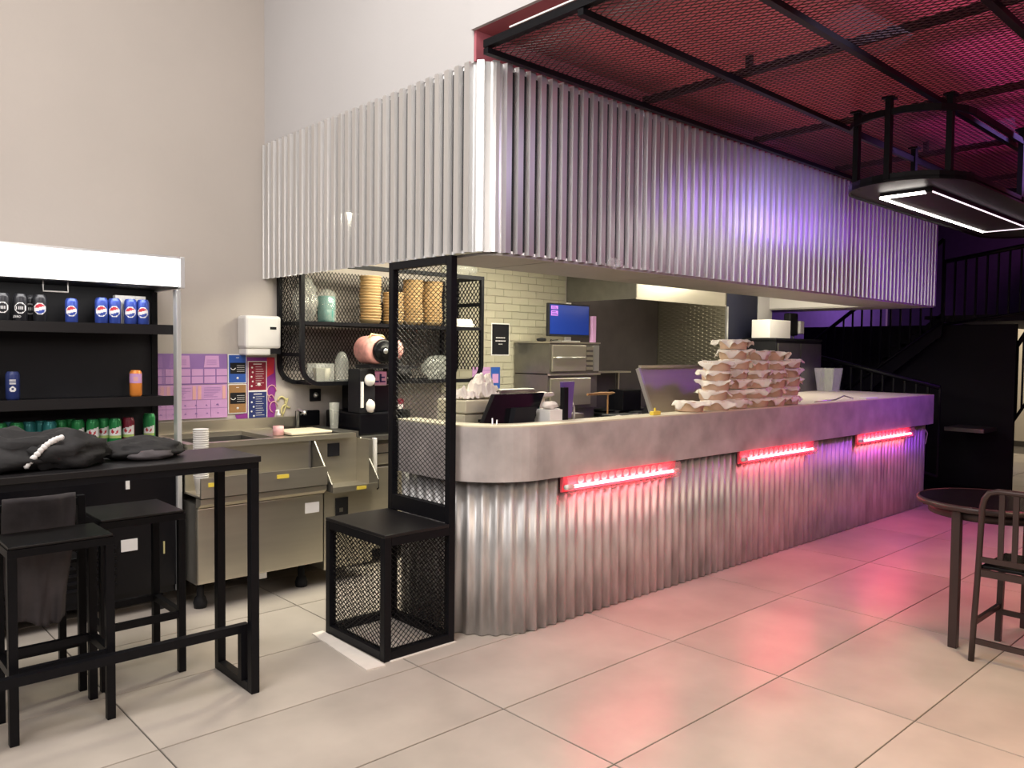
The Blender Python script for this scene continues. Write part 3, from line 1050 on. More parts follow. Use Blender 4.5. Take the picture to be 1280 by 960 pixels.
def can_body(h, r=.033):
    k = r / .033
    out = []
    for i, (a, b) in enumerate(CANP):
        out.append((a * k, b if b < .1 else (h * (b / .972))))
    return out


def patch(m, c, r, zc, ang, fn, mats, n=14, size=.03):
    """curved printed patch on a can: rows of quads, fn(u, v) -> material key or None"""
    for j in range(n):
        for i in range(n):
            u0, u1 = -1 + 2 * i / n, -1 + 2 * (i + 1) / n
            v0, v1 = -1 + 2 * j / n, -1 + 2 * (j + 1) / n
            k = fn((u0 + u1) / 2, (v0 + v1) / 2)
            if not k:
                continue
            q = []
            for (u, v) in ((u0, v0), (u1, v0), (u1, v1), (u0, v1)):
                a = ang + u * size / r
                q.append((c[0] + (r + .0006) * math.cos(a), c[1] + (r + .0006) * math.sin(a), c[2] + zc + v * size))
            m.use(k)
            m.add(q, [(0, 1, 2, 3)])


def globe(u, v):
    d = math.hypot(u, v)
    if d > 1:
        return None
    if d > .84:
        return 'wprint'
    wv = .14 * math.sin(u * 2.6)
    if v > .28 + wv:
        return 'redp'
    if v < -.30 + wv:
        return 'cblue'
    return 'wprint'


def mono_globe(u, v):
    d = math.hypot(u, v)
    if d > 1:
        return None
    if d > .82:
        return 'wprint'
    if abs(v) < .30 and (int((u + 1) * 6) % 2 == 0):
        return 'wprint'
    return None


def swoosh(u, v):
    d = math.hypot(u + .05, (v - .05) * 1.25)
    if d < .52:
        # the 7 in white inside the red disc
        if (.10 < v < .38 and -.28 < u < .30) or (abs(u - (v * .6 + .02)) < .14 and -.42 < v < .14):
            return 'wprint'
        return 'redp'
    if v > -.95 and v < .62 + .3 * u and abs(u) < .98:
        return 'wprint' if v > -.55 else 'lime'
    return None


def toward(x, y):
    return math.atan2(-y, -x)


def drink(x, y, z, h, col, lb, fn=None, rr=.033, size=.028, zc=.5, grp=None, bands=(), name='drink_can', cat='can'):
    t = thing(name, lb, cat, (x, y, z), grp)
    m = MB().lathe([(a, b) for a, b in can_body(h, rr)], (x, y, z), 18)
    bd_ = m.build('body', col, t)
    if fn or bands:
        m = MB()
        if fn:
            patch(m, (x, y, z), rr, h * zc, toward(x, y), fn, None, 14, size)
        for (k, v0, v1) in bands:
            patch(m, (x, y, z), rr - .0002, h * (v0 + v1) / 2, toward(x, y), lambda u, v: k, None, 6, h * (v1 - v0) / 2)
        m.build('print', None, bd_)
    MB().lathe([(0, 0), (.018, 0), (.018, .002), (0, .002)], (x, y, z + h * .985), 12).build('lid', 'alu', t)
    return t


YS_ = 4.80
G1 = 'cola cans on the top fridge shelf'
zt = 1.623
for x, nm in ((.865, 'farthest left'), (.945, 'second from the left')):
    drink(x, YS_, zt, .150, 'cblack', 'black sugar-free cola can on the top fridge shelf, ' + nm, mono_globe, grp=G1)
text_mesh('ZERO', .016, 'wprint', (.945 - .021, YS_ - .027, zt + .03), (R(90), 0, R(-38)), None).name = 'tmp'
o = bpy.data.objects['tmp']
o.name = 'lettering'
o.parent = bpy.data.objects['drink_can.001']
o.matrix_parent_inverse = Matrix.Translation(-Vector(bpy.data.objects['drink_can.001'].location))
drink(1.005, YS_ + .08, zt, .150, 'cblack', 'black cola can set back behind its neighbours on the top fridge shelf', mono_globe, grp=G1)
drink(1.035, YS_, zt, .150, 'cblack', 'black cola can with a red, white and blue globe on the top fridge shelf', globe, grp=G1, size=.030)
bt = drink(1.185, YS_, zt, .138, 'cblue', 'single blue cola bottle standing alone in the middle of the top fridge shelf', globe, rr=.031, grp=G1, name='cola_bottle', cat='bottle')
for i, (x, nm) in enumerate(((1.335, 'left can of the left shrink-wrapped pair'), (1.402, 'right can of the left shrink-wrapped pair'),
                             (1.487, 'left can of the right shrink-wrapped pair'), (1.554, 'right can of the right shrink-wrapped pair'))):
    drink(x, YS_, zt, .150, 'cblue', 'blue cola can, ' + nm, globe, size=.030, grp=G1)
for x0, lb in ((1.298, 'clear shrink wrap around the left pair of blue cola cans'), (1.450, 'clear shrink wrap around the right pair of blue cola cans')):
    m = MB()
    m.prism([(x0, YS_ - .036), (x0 + .14, YS_ - .036), (x0 + .141, YS_ + .036), (x0, YS_ + .036)], zt + .001, zt + .156)
    m.f = [f for k, f in enumerate(m.f) if k not in (0,)]
    m.mi, m.sm = m.mi[:len(m.f)], m.sm[:len(m.f)]
    tag(m.build('shrink_wrap', 'glass'), lb, 'wrap')
tag(MB().bbox(1.42, 1.585, YS_ + .045, YS_ + .09, zt + .001, zt + .172, .003).build('paper_card', 'white'), 'pale card standing behind the right pair of blue cola cans', 'card')
drink(.905, YS_, 1.218, .150, 'navy', 'tall navy energy drink can with a white emblem on the middle fridge shelf',
      lambda u, v: 'wprint' if (math.hypot(u, v + .45) < .42 and math.hypot(u, v + .45) > .2) or (v > .1 and abs(u) < .45 and int((v + 1) * 7) % 2) else None, size=.034)
drink(1.512, YS_, 1.218, .152, 'orange', 'orange and lilac fruit energy drink can alone on the middle fridge shelf',
      lambda u, v: 'lilac' if v > -.25 and math.hypot(u * .9, v - .3) > .3 else ('salmon' if v > -.25 else None), size=.042, zc=.6)
G2 = 'green lemonade cans on the lower fridge shelf'
zl = .951
row = [(.85, 0, 'green'), (.90, .07, 'cyan'), (.925, 0, 'green'), (.985, .03, 'cyan'), (1.045, .05, 'cyan'), (1.075, -.015, 'cyan'),
       (1.14, .04, 'green'), (1.195, .07, 'green'), (1.215, 0, 'green'), (1.285, -.015, 'green'), (1.35, .02, 'green'), (1.40, -.02, 'green'), (1.475, .0, 'dred')]
ordn = ['first', 'second', 'third', 'fourth', 'fifth', 'sixth', 'seventh', 'eighth', 'ninth', 'tenth', 'eleventh', 'twelfth', 'thirteenth', 'fourteenth', 'fifteenth', 'sixteenth', 'seventeenth']
for i, (x, dy, c) in enumerate(row):
    nm = {'green': 'green lemonade', 'cyan': 'teal soft drink', 'dred': 'dark red soft drink'}[c]
    drink(x, YS_ + .02 + dy, zl, .150, c, '%s can, %s from the left on the lower fridge shelf' % (nm, ordn[i]), swoosh if c != 'cyan' else None, size=.036, zc=.50, grp=G2,
          bands=(('lime', .1, .45),) if c == 'cyan' else ())
drink(1.60, YS_ + .05, zl, .165, 'green', 'olive green lemonade bottle standing apart at the right end of the lower fridge shelf', swoosh, size=.032, zc=.42, name='lemonade_bottle', cat='bottle')

# ------------------------------------------------------------------ posters on the back wall
YW = YB - .002


def plate(m, key, x0, x1, z0, z1, d):
    m.use(key)
    m.box(x0, x1, YW - d, YW - d + .0018, z0, z1)


bgp = thing('purple_board', 'shaped purple wall board with red top behind the small posters', 'board', (2.49, YW, 1.2))
m = MB()
m.use('purple')
m.prism([(2.30, 1.045), (2.325, .985), (2.40, .96), (2.52, .965), (2.58, 1.0), (2.60, 1.08), (2.585, 1.15), (2.60, 1.22), (2.59, 1.44), (2.36, 1.44), (2.36, 1.05)], YW - .004, YW - .001, 'y')
m.build('board', None, bgp)
MB().prism([(2.53, 1.30), (2.58, 1.33), (2.588, 1.44), (2.53, 1.44)], YW - .006, YW - .0045, 'y').build('red_flame', 'redp', bgp)
m = MB()
for cx, cz, r in ((2.565, 1.20, .035), (2.58, 1.09, .03), (2.56, 1.15, .02)):
    m.tube([(cx + r * math.cos(a * .5), YW - .007, cz + r * 1.3 * math.sin(a * .5)) for a in range(10)], .0035, 5)
m.build('scroll', 'salmon', bgp)
t = thing('menu_poster', 'lilac price list poster in two rows between the fridge and blue cards', 'poster', (2.0, YW, 1.25))
m = MB()
m.use('lilac_d').box(1.62, 2.244, YW - .008, YW - .006, 1.26, 1.462)
m.use('lilac').box(1.62, 2.244, YW - .008, YW - .006, 1.035, 1.2575)
m.build('sheet', None, t)
m = MB().use('lilac')
rnd = random.Random(4)
for x0 in (1.66, 1.86, 2.055):
    m.prism([(x0 + .03, 1.372), (x0 + .135, 1.372), (x0 + .13, 1.45), (x0 + .04, 1.45)], YW - .010, YW - .0085, 'y')
for x in [1.62, 1.70, 1.76] + [1.84 + .0825 * i for i in range(5)]:
    wd = .055 if x < 1.8 else .074
    for z in (1.318, 1.268):
        m.box(x, x + wd, YW - .010, YW - .0085, z, z + .044)
m.build('price_panel', None, t)
for x in (1.64, 1.845, 2.045):
    for dx in (0, .165):
        MB().box(x + dx, x + dx + .022, YW - .010, YW - .0085, 1.16, 1.25).build('side_column', 'salmon', t)
m = MB().use('lilac_d')
for x in (1.84, 1.935, 2.035, 2.13):
    m.box(x, x + .002, YW - .0095, YW - .0082, 1.04, 1.155)
for z in (1.1, 1.157):
    m.box(1.64, 2.244, YW - .0095, YW - .0082, z, z + .0025)
for z0, n in ((1.12, 8), (1.065, 8)):
    for i in range(n):
        x = 1.66 + i * .074 + rnd.uniform(-.005, .008)
        s_ = rnd.uniform(.006, .011)
        m.prism([(x - s_, z0), (x + s_, z0 - s_ * .4), (x + s_ * .4, z0 + s_), (x - s_ * .6, z0 + s_ * .7)], YW - .0105, YW - .0085, 'y')
for z in (1.235, 1.225, 1.215, 1.205, 1.195, 1.185, 1.175):
    for x in (1.87, 2.07, 1.68):
        m.box(x + .015, x + .105 + rnd.uniform(-.03, .03), YW - .0095, YW - .0082, z, z + .0022)
for x in (1.66, 1.86, 2.06):
    for z in (1.42, 1.41, 1.40, 1.39):
        m.box(x + .045, x + .11, YW - .0112, YW - .0102, z, z + .002)
m.build('print', None, t)


def card(x0, x1, z0, z1, base, panel, lb, d=.008):
    t = thing('menu_card', lb, 'poster', ((x0 + x1) / 2, YW, z0), 'small menu cards on the back wall')
    MB().box(x0 - .006, x1 + .006, YW - d, YW - d + .0018, z0 - .006, z1 + .006).build('white_border', 'wprint', t)
    st_ = MB().box(x0, x1, YW - d - .0018, YW - d - .0003, z0, z1).build('sheet', base, t)
    m = MB()
    h = z1 - z0
    if panel:
        m.use(panel).box(x0 + .008, x1 - .004, YW - d - .0032, YW - d - .0019, z0 + h * .32, z0 + h * .72)
        m.use('wprint')
        cx, cz = x0 + .028, z0 + h * .56
        pts = [(cx + .017 * math.cos(a), YW - d - .0045, cz + .017 * math.sin(a)) for a in [PI + .3 + i * .36 for i in range(8)]]
        m.tube(pts, .0025, 5)
        for k in range(4):
            m.box(x0 + .055, x1 - .012, YW - d - .0042, YW - d - .0033, z0 + h * (.40 + k * .07), z0 + h * (.40 + k * .07) + .002)
        m.lathe([(0, -.001), (.008, -.001), (.008, .001), (0, .001)], ((x0 + x1) / 2, YW - d - .003, z0 + h * .16), 12, 'y')
        m.box((x0 + x1) / 2 - .01, (x0 + x1) / 2 + .01, YW - d - .003, YW - d - .0019, z1 - .02, z1 - .016)
    else:
        m.use('wprint')
        rnd = random.Random(int(x0 * 1000 + z0 * 100))
        for k in range(9):
            zz = z1 - .035 - k * h * .082
            m.box(x0 + .05, x1 - .015 - rnd.uniform(0, .02), YW - d - .003, YW - d - .0019, zz, zz + .0022)
            if k % 2 == 0:
                m.lathe([(0, -.001), (.006, -.001), (.007, .001), (0, .001)], (x0 + .025 + rnd.uniform(-.006, .012), YW - d - .003, zz - .004), 8, 'y')
        m.box((x0 + x1) / 2 - .03, (x0 + x1) / 2 + .03, YW - d - .003, YW - d - .0019, z1 - .018, z1 - .012)
        if base == 'dred':
            m.lathe([(0, -.001), (.012, -.001), (.012, .001), (0, .001)], ((x0 + x1) / 2 + .01, YW - d - .003, z0 + .04), 14, 'y')
    m.build('print', None, st_)


card(2.255, 2.375, 1.268, 1.455, 'blue', 'dark', 'blue card with a black panel and white cup sign above the ochre card')
card(2.255, 2.375, 1.062, 1.252, 'brown', 'dark', 'ochre card with a black panel and white cup sign below the blue card')
card(2.395, 2.522, 1.212, 1.408, 'dred', None, 'dark red menu card below the paper towel dispenser')
card(2.395, 2.525, 1.005, 1.200, 'navy', None, 'navy menu card below the dark red card')
# yellow scroll decal, round socket, small posters right of the shelf
m = MB()
for k, (cx, cz) in enumerate(((2.64, 1.12), (2.67, 1.06), (2.70, 1.12), (2.655, 1.01))):
    m.tube([(cx + .03 * math.cos(a), YW - .004, cz + .04 * math.sin(a)) for a in [.4 + k + i * .35 for i in range(8)]], .0075, 6)
m.tube([(2.62, YW - .004, .98), (2.66, YW - .004, 1.05), (2.69, YW - .004, 1.15)], .005, 6)
tag(m.build('wall_decal', 'mustard'), 'pale yellow scrolled leaf shape on the wall right of the purple board', 'decal')
t = thing('wall_socket', 'square black wall plate with a round silver knob under the mesh shelf', 'socket', (2.905, YW, 1.165))
MB().bbox(2.86, 2.95, YW - .012, YW, 1.12, 1.21, .004).build('plate', 'dark', t)
MB().lathe([(0, -.022), (.014, -.02), (.02, -.006), (.02, 0)], (2.905, YW - .012, 1.165), 14, 'y').build('knob', 'alu', t)
tag(MB().use('lilac').box(4.40, 4.605, YW - .012, YW - .0105, 1.11, 1.36).use('dred').box(4.44, 4.53, YW - .0135, YW - .0121, 1.16, 1.27).use('lilac_d').box(4.41, 4.6, YW - .0135, YW - .0121, 1.33, 1.335).box(4.41, 4.6, YW - .0135, YW - .0121, 1.30, 1.303).build('wall_poster', None), 'lilac and red poster low behind the right end of the mesh shelf', 'poster')
tag(MB().use('blue').box(4.615, 4.72, YW - .012, YW - .0105, 1.17, 1.36).use('lilac').box(4.63, 4.70, YW - .0135, YW - .0121, 1.22, 1.30).build('wall_poster', None), 'small blue poster on the wall under the black notice', 'poster')
t = thing('notice', 'black notice with three short white lines on the tiled wall', 'sign', (4.72, YW, 1.47))
MB().box(4.625, 4.82, YW - .014, YW - .0095, 1.472, 1.738).build('panel', 'dark', t)
MB().box(4.615, 4.83, YW - .0094, YW - .009, 1.462, 1.748).build('border', 'wprint', t)
m = MB()
for k, wd in enumerate((.11, .12, .05)):
    for q in range(6):
        xa_ = 4.722 - wd / 2 + q * wd / 6
        m.box(xa_, xa_ + wd / 6 - .004, YW - .0155, YW - .0141, 1.615 - k * .028, 1.623 - k * .028)
m.build('lettering', 'wprint', t)
# paper towel dispenser
t = thing('towel_dispenser', 'white paper towel dispenser on the wall left of the mesh shelf', 'dispenser', (2.44, 5.15, 1.45))
m = MB()
m.bbox(2.315, 2.575, 5.13, YW, 1.50, 1.725, .02)
m.build('cover', 'white', t)
MB().bbox(2.325, 2.505, 5.145, YW, 1.455, 1.505, .012).build('lower_cover', 'white', t)
MB().box(2.50, 2.572, 5.14, YW, 1.465, 1.50).build('slot', 'dark', t)
MB().box(2.49, 2.535, 5.1275, 5.131, 1.632, 1.65).build('window', 'dark', t)

# ------------------------------------------------------------------ stainless cooking line
ck = thing('stainless_cooker', 'stainless steel floor unit with basin, shelf and two doors beside the fridge', 'cooker', (2.1, 4.8, 0))
cx0, cx1 = 1.72, 2.515
m = MB()
m.box(cx0, cx1, 4.47, 5.25, .16, .62)
m.build('body', 'steel_dark', ck)
xm = 2.03
for a, c in ((cx0 + .003, xm - .004), (xm + .004, cx1 - .006)):
    dr_ = MB().bbox(a, c, 4.445, 4.468, .165, .595, .004).build('door', 'steel', ck)
    MB().prism([(4.40, .655), (4.40, .625), (4.44, .60), (4.468, .60), (4.468, .655)], a, c, 'x').build('handle_lip', 'steel', dr_)
MB().prism([(4.385, .662), (4.385, .775), (4.398, .775), (4.405, .672), (4.62, .672), (4.62, .662)], cx0, cx1 - .01, 'x').build('front_shelf', 'steel', ck)
MB().box(cx0, cx1 - .01, 4.62, 4.64, .66, .925).build('front_panel', 'steel', ck)
m = MB()
m.box(cx0, 2.83, 4.58, 4.635, .918, .948)
m.box(cx0, cx1 + .02, 5.16, 5.25, .918, .948).box(cx0, cx0 + .05, 4.635, 5.16, .918, .948).box(2.30, cx1 + .02, 4.635, 5.16, .918, .944)
m.build('top_rim', 'steel', ck)
MB().box(cx0 + .05, 2.30, 4.64, 5.16, .70, .71).box(cx0 + .05, 2.30, 5.15, 5.16, .71, .918).box(2.29, 2.30, 4.64, 5.15, .71, .918).box(cx0 + .05, cx0 + .06, 4.64, 5.15, .71, .918).build('basin', 'steel_dark', ck)
MB().box(cx0, 2.86, 5.225, 5.25, .948, 1.02).build('splashback', 'steel', ck)
for xx, z in ((1.76, .725), (2.17, .73)):
    MB().box(xx, xx + .075, 4.381, 4.3848, z, z + .022).build('yellow_label', 'yellow', ck)['label'] = 'small yellow label'
MB().box(2.385, 2.48, 4.441, 4.4448, .485, .55).build('white_sticker', 'wprint', ck)['label'] = 'white sticker'
for x in (1.78, 2.42):
    MB().lathe([(.035, 0), (.04, .03), (.03, .06), (.02, .07), (.02, .16)], (x, 4.56, 0), 12).build('caster', 'dark', ck)
    MB().lathe([(.035, 0), (.04, .03), (.03, .06), (.02, .07), (.02, .16)], (x, 5.1, 0), 12).build('caster', 'dark', ck)
MB().box(2.10, 2.16, 4.5, 4.54, .115, .16).build('drain_tap', 'brass', ck)
# neighbour unit with triangular side guards
pr = thing('prep_unit', 'stainless unit with triangular side guards and black control panel', 'cooker', (2.7, 4.8, 0))
MB().box(2.53, 2.885, 4.47, 5.15, .10, .60).build('body', 'steel', pr)
MB().box(2.53, 2.86, 4.62, 4.64, .62, .915).build('back_panel', 'steel', pr)
MB().prism([(4.36, .605), (4.36, .640), (4.372, .640), (4.378, .620), (4.62, .620), (4.62, .605)], 2.53, 2.86, 'x').build('front_shelf', 'steel', pr)
for x in (2.522, 2.862):
    MB().prism([(4.362, .61), (4.62, .61), (4.62, .916), (4.585, .916), (4.362, .66)], x, x + .008, 'x').build('side_guard', 'steel_dark', pr)
MB().box(2.64, 2.725, 4.612, 4.6198, .80, .885).build('outlet_plate', 'dark', pr)
MB().box(2.70, 2.77, 4.356, 4.3598, .61, .63).build('yellow_label', 'yellow', pr)['label'] = 'small yellow label'
MB().box(2.61, 2.70, 4.462, 4.4698, .43, .55).build('control_panel', 'dark', pr)
MB().box(2.635, 2.66, 4.458, 4.4618, .46, .485).build('knob', 'steel_dark', pr)
for k in range(3):
    MB().box(2.55, 2.86, 4.464, 4.4698, .33 + k * .025, .337 + k * .025).build('vent_slot', 'dark', pr)
MB().box(2.8605, 2.89, 4.47, 4.62, .60, .91).build('side_strip', 'steel', pr)

wt = thing('worktop_cabinet', 'stainless worktop over a cabinet with grey drawer fronts behind the bench', 'cabinet', (3.6, 4.95, 0))
MB().box(2.90, 4.86, 4.66, 5.25, .875, .905).build('worktop', 'steel_dark', wt)
MB().box(2.92, 4.86, 4.72, 5.25, .10, .875).build('body', 'steel_dark', wt)
for k, x in enumerate((3.02, 3.5, 3.98, 4.42)):
    dw_ = MB().bbox(x, x + .42, 4.695, 4.718, .70, .84, .003).build('drawer', 'steel', wt)
    MB().box(x + .04, x + .38, 4.69, 4.6945, .775, .782).build('grip_slot', 'dark', dw_)
    dr_ = MB().bbox(x, x + .42, 4.695, 4.718, .12, .68, .003).build('door', 'steel', wt)
    MB().tube([(x + .05, 4.69, .63), (x + .05, 4.675, .62), (x + .05, 4.675, .54), (x + .05, 4.69, .53)], .006, 6).build('handle', 'dark', dr_)
tag(MB().bbox(2.985, 3.01, 4.60, 4.63, .62, .90, .004).box(2.985, 3.01, 4.63, 4.694, .64, .66).build('white_post', 'white'), 'narrow white upright strip in front of the stainless drawers', 'strip')

# small things on the rim
t = thing('cup_stack', 'tall stack of nested white cups at the left end of the stainless cooker', 'cups', (1.755, 4.52, .672))
m = MB()
pf = []
z = .673
MB().lathe([(.0, .673), (.028, .673), (.040, .765), (.042, .768)], (1.765, 4.50, 0), 18).build('cup', 'white', t)
for k in range(22):
    z = .768 + k * .0125
    MB().lathe([(.039, z - .002), (.041, z + .008), (.0435, z + .0095), (.0435, z + .0115), (.040, z + .012)], (1.765, 4.50, 0), 18).build('cup', 'white', t)
t = thing('soap_bottle', 'clear pump bottle with pink soap on the cooker rim', 'bottle', (2.36, 4.75, .944))
MB().lathe([(.0, 0), (.036, 0), (.038, .01), (.038, .09), (.028, .105), (.012, .115), (.012, .125)], (2.36, 4.75, .945), 18).build('bottle', 'glass', t)
MB().lathe([(.0, .003), (.034, .003), (.034, .062), (0, .062)], (2.36, 4.75, .945), 16).build('liquid', 'salmon', t)
MB().lathe([(.013, .125), (.014, .14), (.005, .142), (.005, .165), (0, .166)], (2.36, 4.75, .945), 12).tube([(2.36, 4.75, 1.108), (2.335, 4.735, 1.105)], .004, 6).build('pump', 'white', t)
tag(MB().bbox(2.405, 2.70, 4.66, 4.93, .949, .966, .006).build('cutting_board', 'cream'), 'cream cutting board on the stainless rim beside the tap', 'board')
t = thing('tap', 'small chrome mixer tap behind the cutting board', 'tap', (2.68, 5.08, .944))
MB().tube([(2.68, 5.10, .945), (2.68, 5.10, 1.06), (2.68, 5.085, 1.08), (2.675, 5.0, 1.07), (2.675, 4.985, 1.05)], .012, 10).build('spout', 'alu', t)
MB().tube([(2.70, 5.10, 1.04), (2.74, 5.08, 1.065)], .006, 8).build('lever', 'alu', t)
tag(MB().bbox(2.72, 2.90, 5.18, 5.222, .95, 1.06, .008).build('black_box', 'blackgloss'), 'low black box against the splashback right of the tap', 'box')
tag(MB().lathe([(.0, 0), (.028, 0), (.036, .18), (.038, .182), (.034, .18), (.026, .005), (0, .005)], (2.84, 4.88, .906 + .044), 18).build('plastic_cup', 'film'), 'tall clear plastic tumbler beside the black coffee machine', 'cup')
MBx = MB().box(2.76, 2.8995, 4.66, 5.15, .905, .947)
tag(MBx.build('worktop_bridge', 'steel_dark'), 'short dull metal ledge joining the cooker rim and the worktop', 'ledge')
t = thing('coffee_machine', 'black coffee machine with white cup dispenser below the mesh shelf', 'machine', (3.08, 4.95, .906))
MB().bbox(2.955, 3.26, 4.735, 5.2, .906, 1.06, .01).build('base', 'blackgloss', t)
MB().bbox(2.955, 3.08, 4.735, 4.893, 1.06, 1.366, .008).build('body', 'dark', t)
MB().bbox(3.09, 3.30, 4.80, 5.2, 1.06, 1.245, .006).build('side_unit', 'blackgloss', t)
MB().lathe([(0, -.012), (.035, -.01), (.042, 0), (.042, .01)], (3.03, 4.722, 1.29), 18, 'y').build('dial', 'white', t)
MB().box(2.96, 2.98, 4.724, 4.7345, 1.10, 1.28).build('white_strip', 'white', t)
MB().lump((3.035, 4.725, 1.11), (.036, .02, .045), 4, .2, 2, 14, 10).build('cloth', 'paper', t)
MB().lathe([(.05, 0), (.055, .01), (.05, .16), (.06, .165), (0, .17)], (3.335, 4.76, .906), 20).build('jug', 'blackgloss', t)
tag(MB().use('alu').bbox(3.09, 3.22, 4.80, 4.89, 1.2465, 1.35, .004).use('navy').box(3.105, 3.12, 4.795, 4.799, 1.27, 1.33).box(3.105, 3.15, 4.795, 4.799, 1.27, 1.282).box(3.16, 3.172, 4.795, 4.799, 1.27, 1.33).box(3.16, 3.205, 4.795, 4.799, 1.27, 1.28).box(3.16, 3.20, 4.795, 4.799, 1.30, 1.31).build('label_printer', None), 'pale boxy device with dark blue markings on top of the coffee machine', 'device')
t = thing('red_box', 'small dark red carton beside the coffee machine', 'box', (3.37, 4.95, .906))
MB().bbox(3.32, 3.44, 4.9, 5.0, .906, 1.14, .004).build('carton', 'dred', t)
MB().box(3.33, 3.43, 4.896, 4.8995, 1.06, 1.10).build('band', 'wprint', t)
# round tin lying on the shelf
t = thing('round_tin', 'round pink flowered tin with a black hub lying on its side by the shelf', 'tin', (3.16, 4.80, 1.41))
MB().lathe([(0, .0), (.085, .0), (.098, .015), (.10, .06), (.098, .17), (.085, .19), (0, .19)], (3.085, 4.70, 1.50), 26, 'y').build('drum', 'pinkflower', t)
MB().lathe([(.0, -.035), (.03, -.035), (.035, -.03), (.04, -.02), (.07, -.025), (.082, -.015), (.085, 0)], (3.115, 4.695, 1.492), 26, 'y').build('hub', 'blackgloss', t)
hb_ = bpy.data.objects['hub']
MB().lathe([(.0, -.004), (.018, -.004), (.018, 0)], (3.115, 4.660, 1.492), 16, 'y').build('hub_badge', 'alu', hb_)
MB().tube([(3.03, 4.74, 1.58), (3.05, 4.74, 1.61), (3.14, 4.74, 1.60), (3.16, 4.74, 1.58)], .007, 8).build('carry_handle', 'mustard', t)
MB().box(3.02, 3.2, 4.72, 4.895, 1.385, 1.397).build('foot', 'dark', t)
tag(MB().lump((3.30, 4.80, 1.50), (.05, .05, .07), 9, .2, 2, 18, 12).build('paper_roll', 'pinkflower'), 'crumpled pink package leaning right of the round tin', 'package')
tag(MB().box(3.02, 3.42, 4.70, 4.898, 1.37, 1.384).box(3.25, 3.27, 4.87, 4.896, 1.25, 1.37).build('tin_bracket', 'dark'), 'dark ledge carrying the round tin in front of the mesh shelf', 'bracket')

# bowls and bags on the mesh shelf
ZS = 1.6905
bowl_me = None
kb = None
counts = [('leftmost', 3.22, 5.02, 16), ('second', 3.45, 5.06, 11), ('third', 3.63, 5.06, 16), ('rightmost', 3.82, 5.06, 16)]
for nm, bx, by, n in counts:
    for k in range(n):
        z = ZS + k * .021
        lb = 'brown kraft bowl, %s from the bottom of the %s nested stack on the mesh shelf' % (ordn[k], nm)
        if kb is None:
            m = MB().lathe([(0, 0), (.062, 0), (.079, .0295), (.0795, .030), (.0808, .032), (.080, .034), (.077, .032), (.0615, .003), (0, .003)], (0, 0, 0), 22)
            kb = tag(m.build('kraft_bowl', 'kraft'), lb, 'bowl', 'brown kraft bowls stacked on the mesh shelf')
        else:
            kb2 = kb.copy()
            C.objects.link(kb2)
            kb2['label'] = lb
        o = kb if (nm == 'leftmost' and k == 0) else kb2
        o.location = (bx + random.uniform(-.002, .002) + .004 * math.sin(k * .6), by + random.uniform(-.002, .002), z)
        o.rotation_euler.z = random.uniform(0, 6)

tag(MB().lump((2.72, 5.06, 1.83), (.075, .09, .15), 2, .35, 2.2, 26, 18, flat=-.138).build('clear_bag', 'film'), 'crinkled clear plastic bag of lids at the left end of the upper mesh shelf', 'bag')
t = thing('cup_pack', 'teal tinted pack of plastic cups beside the clear bag', 'cups', (2.88, 5.06, ZS))
MB().lathe([(0, 0), (.055, 0), (.06, .01), (.062, .075), (.058, .085), (.062, .095), (.064, .17), (.055, .185), (0, .19)], (2.87, 5.04, ZS), 18, wob=.18, seed=4).build('cups', 'teal_film', t)
MB().lathe([(0, .001), (.064, .001), (.07, .02), (.068, .19), (.05, .215), (.02, .235), (0, .236)], (2.87, 5.04, ZS), 18, wob=.35, seed=9).build('bag_film', 'film', t)
t = thing('sauce_tub', 'clear square tub of cream paper cups on the lower mesh shelf', 'tub', (2.83, 5.05, 1.269))
MB().prism([(2.765, 4.99), (2.905, 4.99), (2.905, 5.12), (2.765, 5.12)], 1.27, 1.275).build('base', 'film', t)
for k, (a, c, d, e) in enumerate(((2.765, 2.905, 4.99, 4.993), (2.765, 2.905, 5.117, 5.12), (2.765, 2.768, 4.993, 5.117), (2.902, 2.905, 4.993, 5.117))):
    MB().box(a, c, d, e, 1.275, 1.40).build('side', 'film', t)
MB().lathe([(0, 0), (.03, 0), (.045, .09), (.047, .092), (.04, .088)], (2.82, 5.05, 1.276), 16, wob=.1).lathe([(0, 0), (.02, 0), (.03, .09), (0, .09)], (2.87, 5.04, 1.276), 12, wob=.1).build('paper_cups', 'cream', t)
tag(MB().lathe([(.0, 0), (.045, 0), (.05, .02), (.048, .15), (.03, .20), (.012, .215), (0, .216)], (3.0, 5.05, 1.27), 18, wob=.3, seed=2).build('clear_bag', 'film'), 'upright clear bag of small cups on the lower mesh shelf', 'bag')
for k in range(5):
    m = MB().bbox(0, .16, 0, .13, 0, .012, .004)
    o = tag(m.build('paper_sheets', 'paper'), 'folded white cloth, %s from the bottom of the pile on the mesh shelf' % ordn[k], 'cloth', 'folded white cloths on the mesh shelf')
    o.location = (4.0 + .006 * (k % 2), 4.96 + .004 * k, ZS + .0005 + k * .013)
    o.rotation_euler.z = R(random.uniform(-6, 6))
tag(MB().lump((4.06, 5.0, 2.145), (.15, .10, .05), 21, .35, 2.5, 26, 14, flat=-.043).build('clear_bag', 'film'), 'flattened clear bag lying on top of the mesh shelf', 'bag')
tag(MB().lump((3.44, 2.888, 1.998), (.055, .022, .028), 11, .35, 2.5, 18, 12).build('film_wad', 'film'), 'wad of clear film stuck to the lower edge of the corrugated canopy', 'film')
tag(MB().lump((3.5, 5.05, 1.33), (.09, .08, .065), 31, .3, 2.0, 22, 14, flat=-.06).build('dark_bag', 'fabric'), 'dark bag on the lower mesh shelf behind the tall mesh back', 'bag')
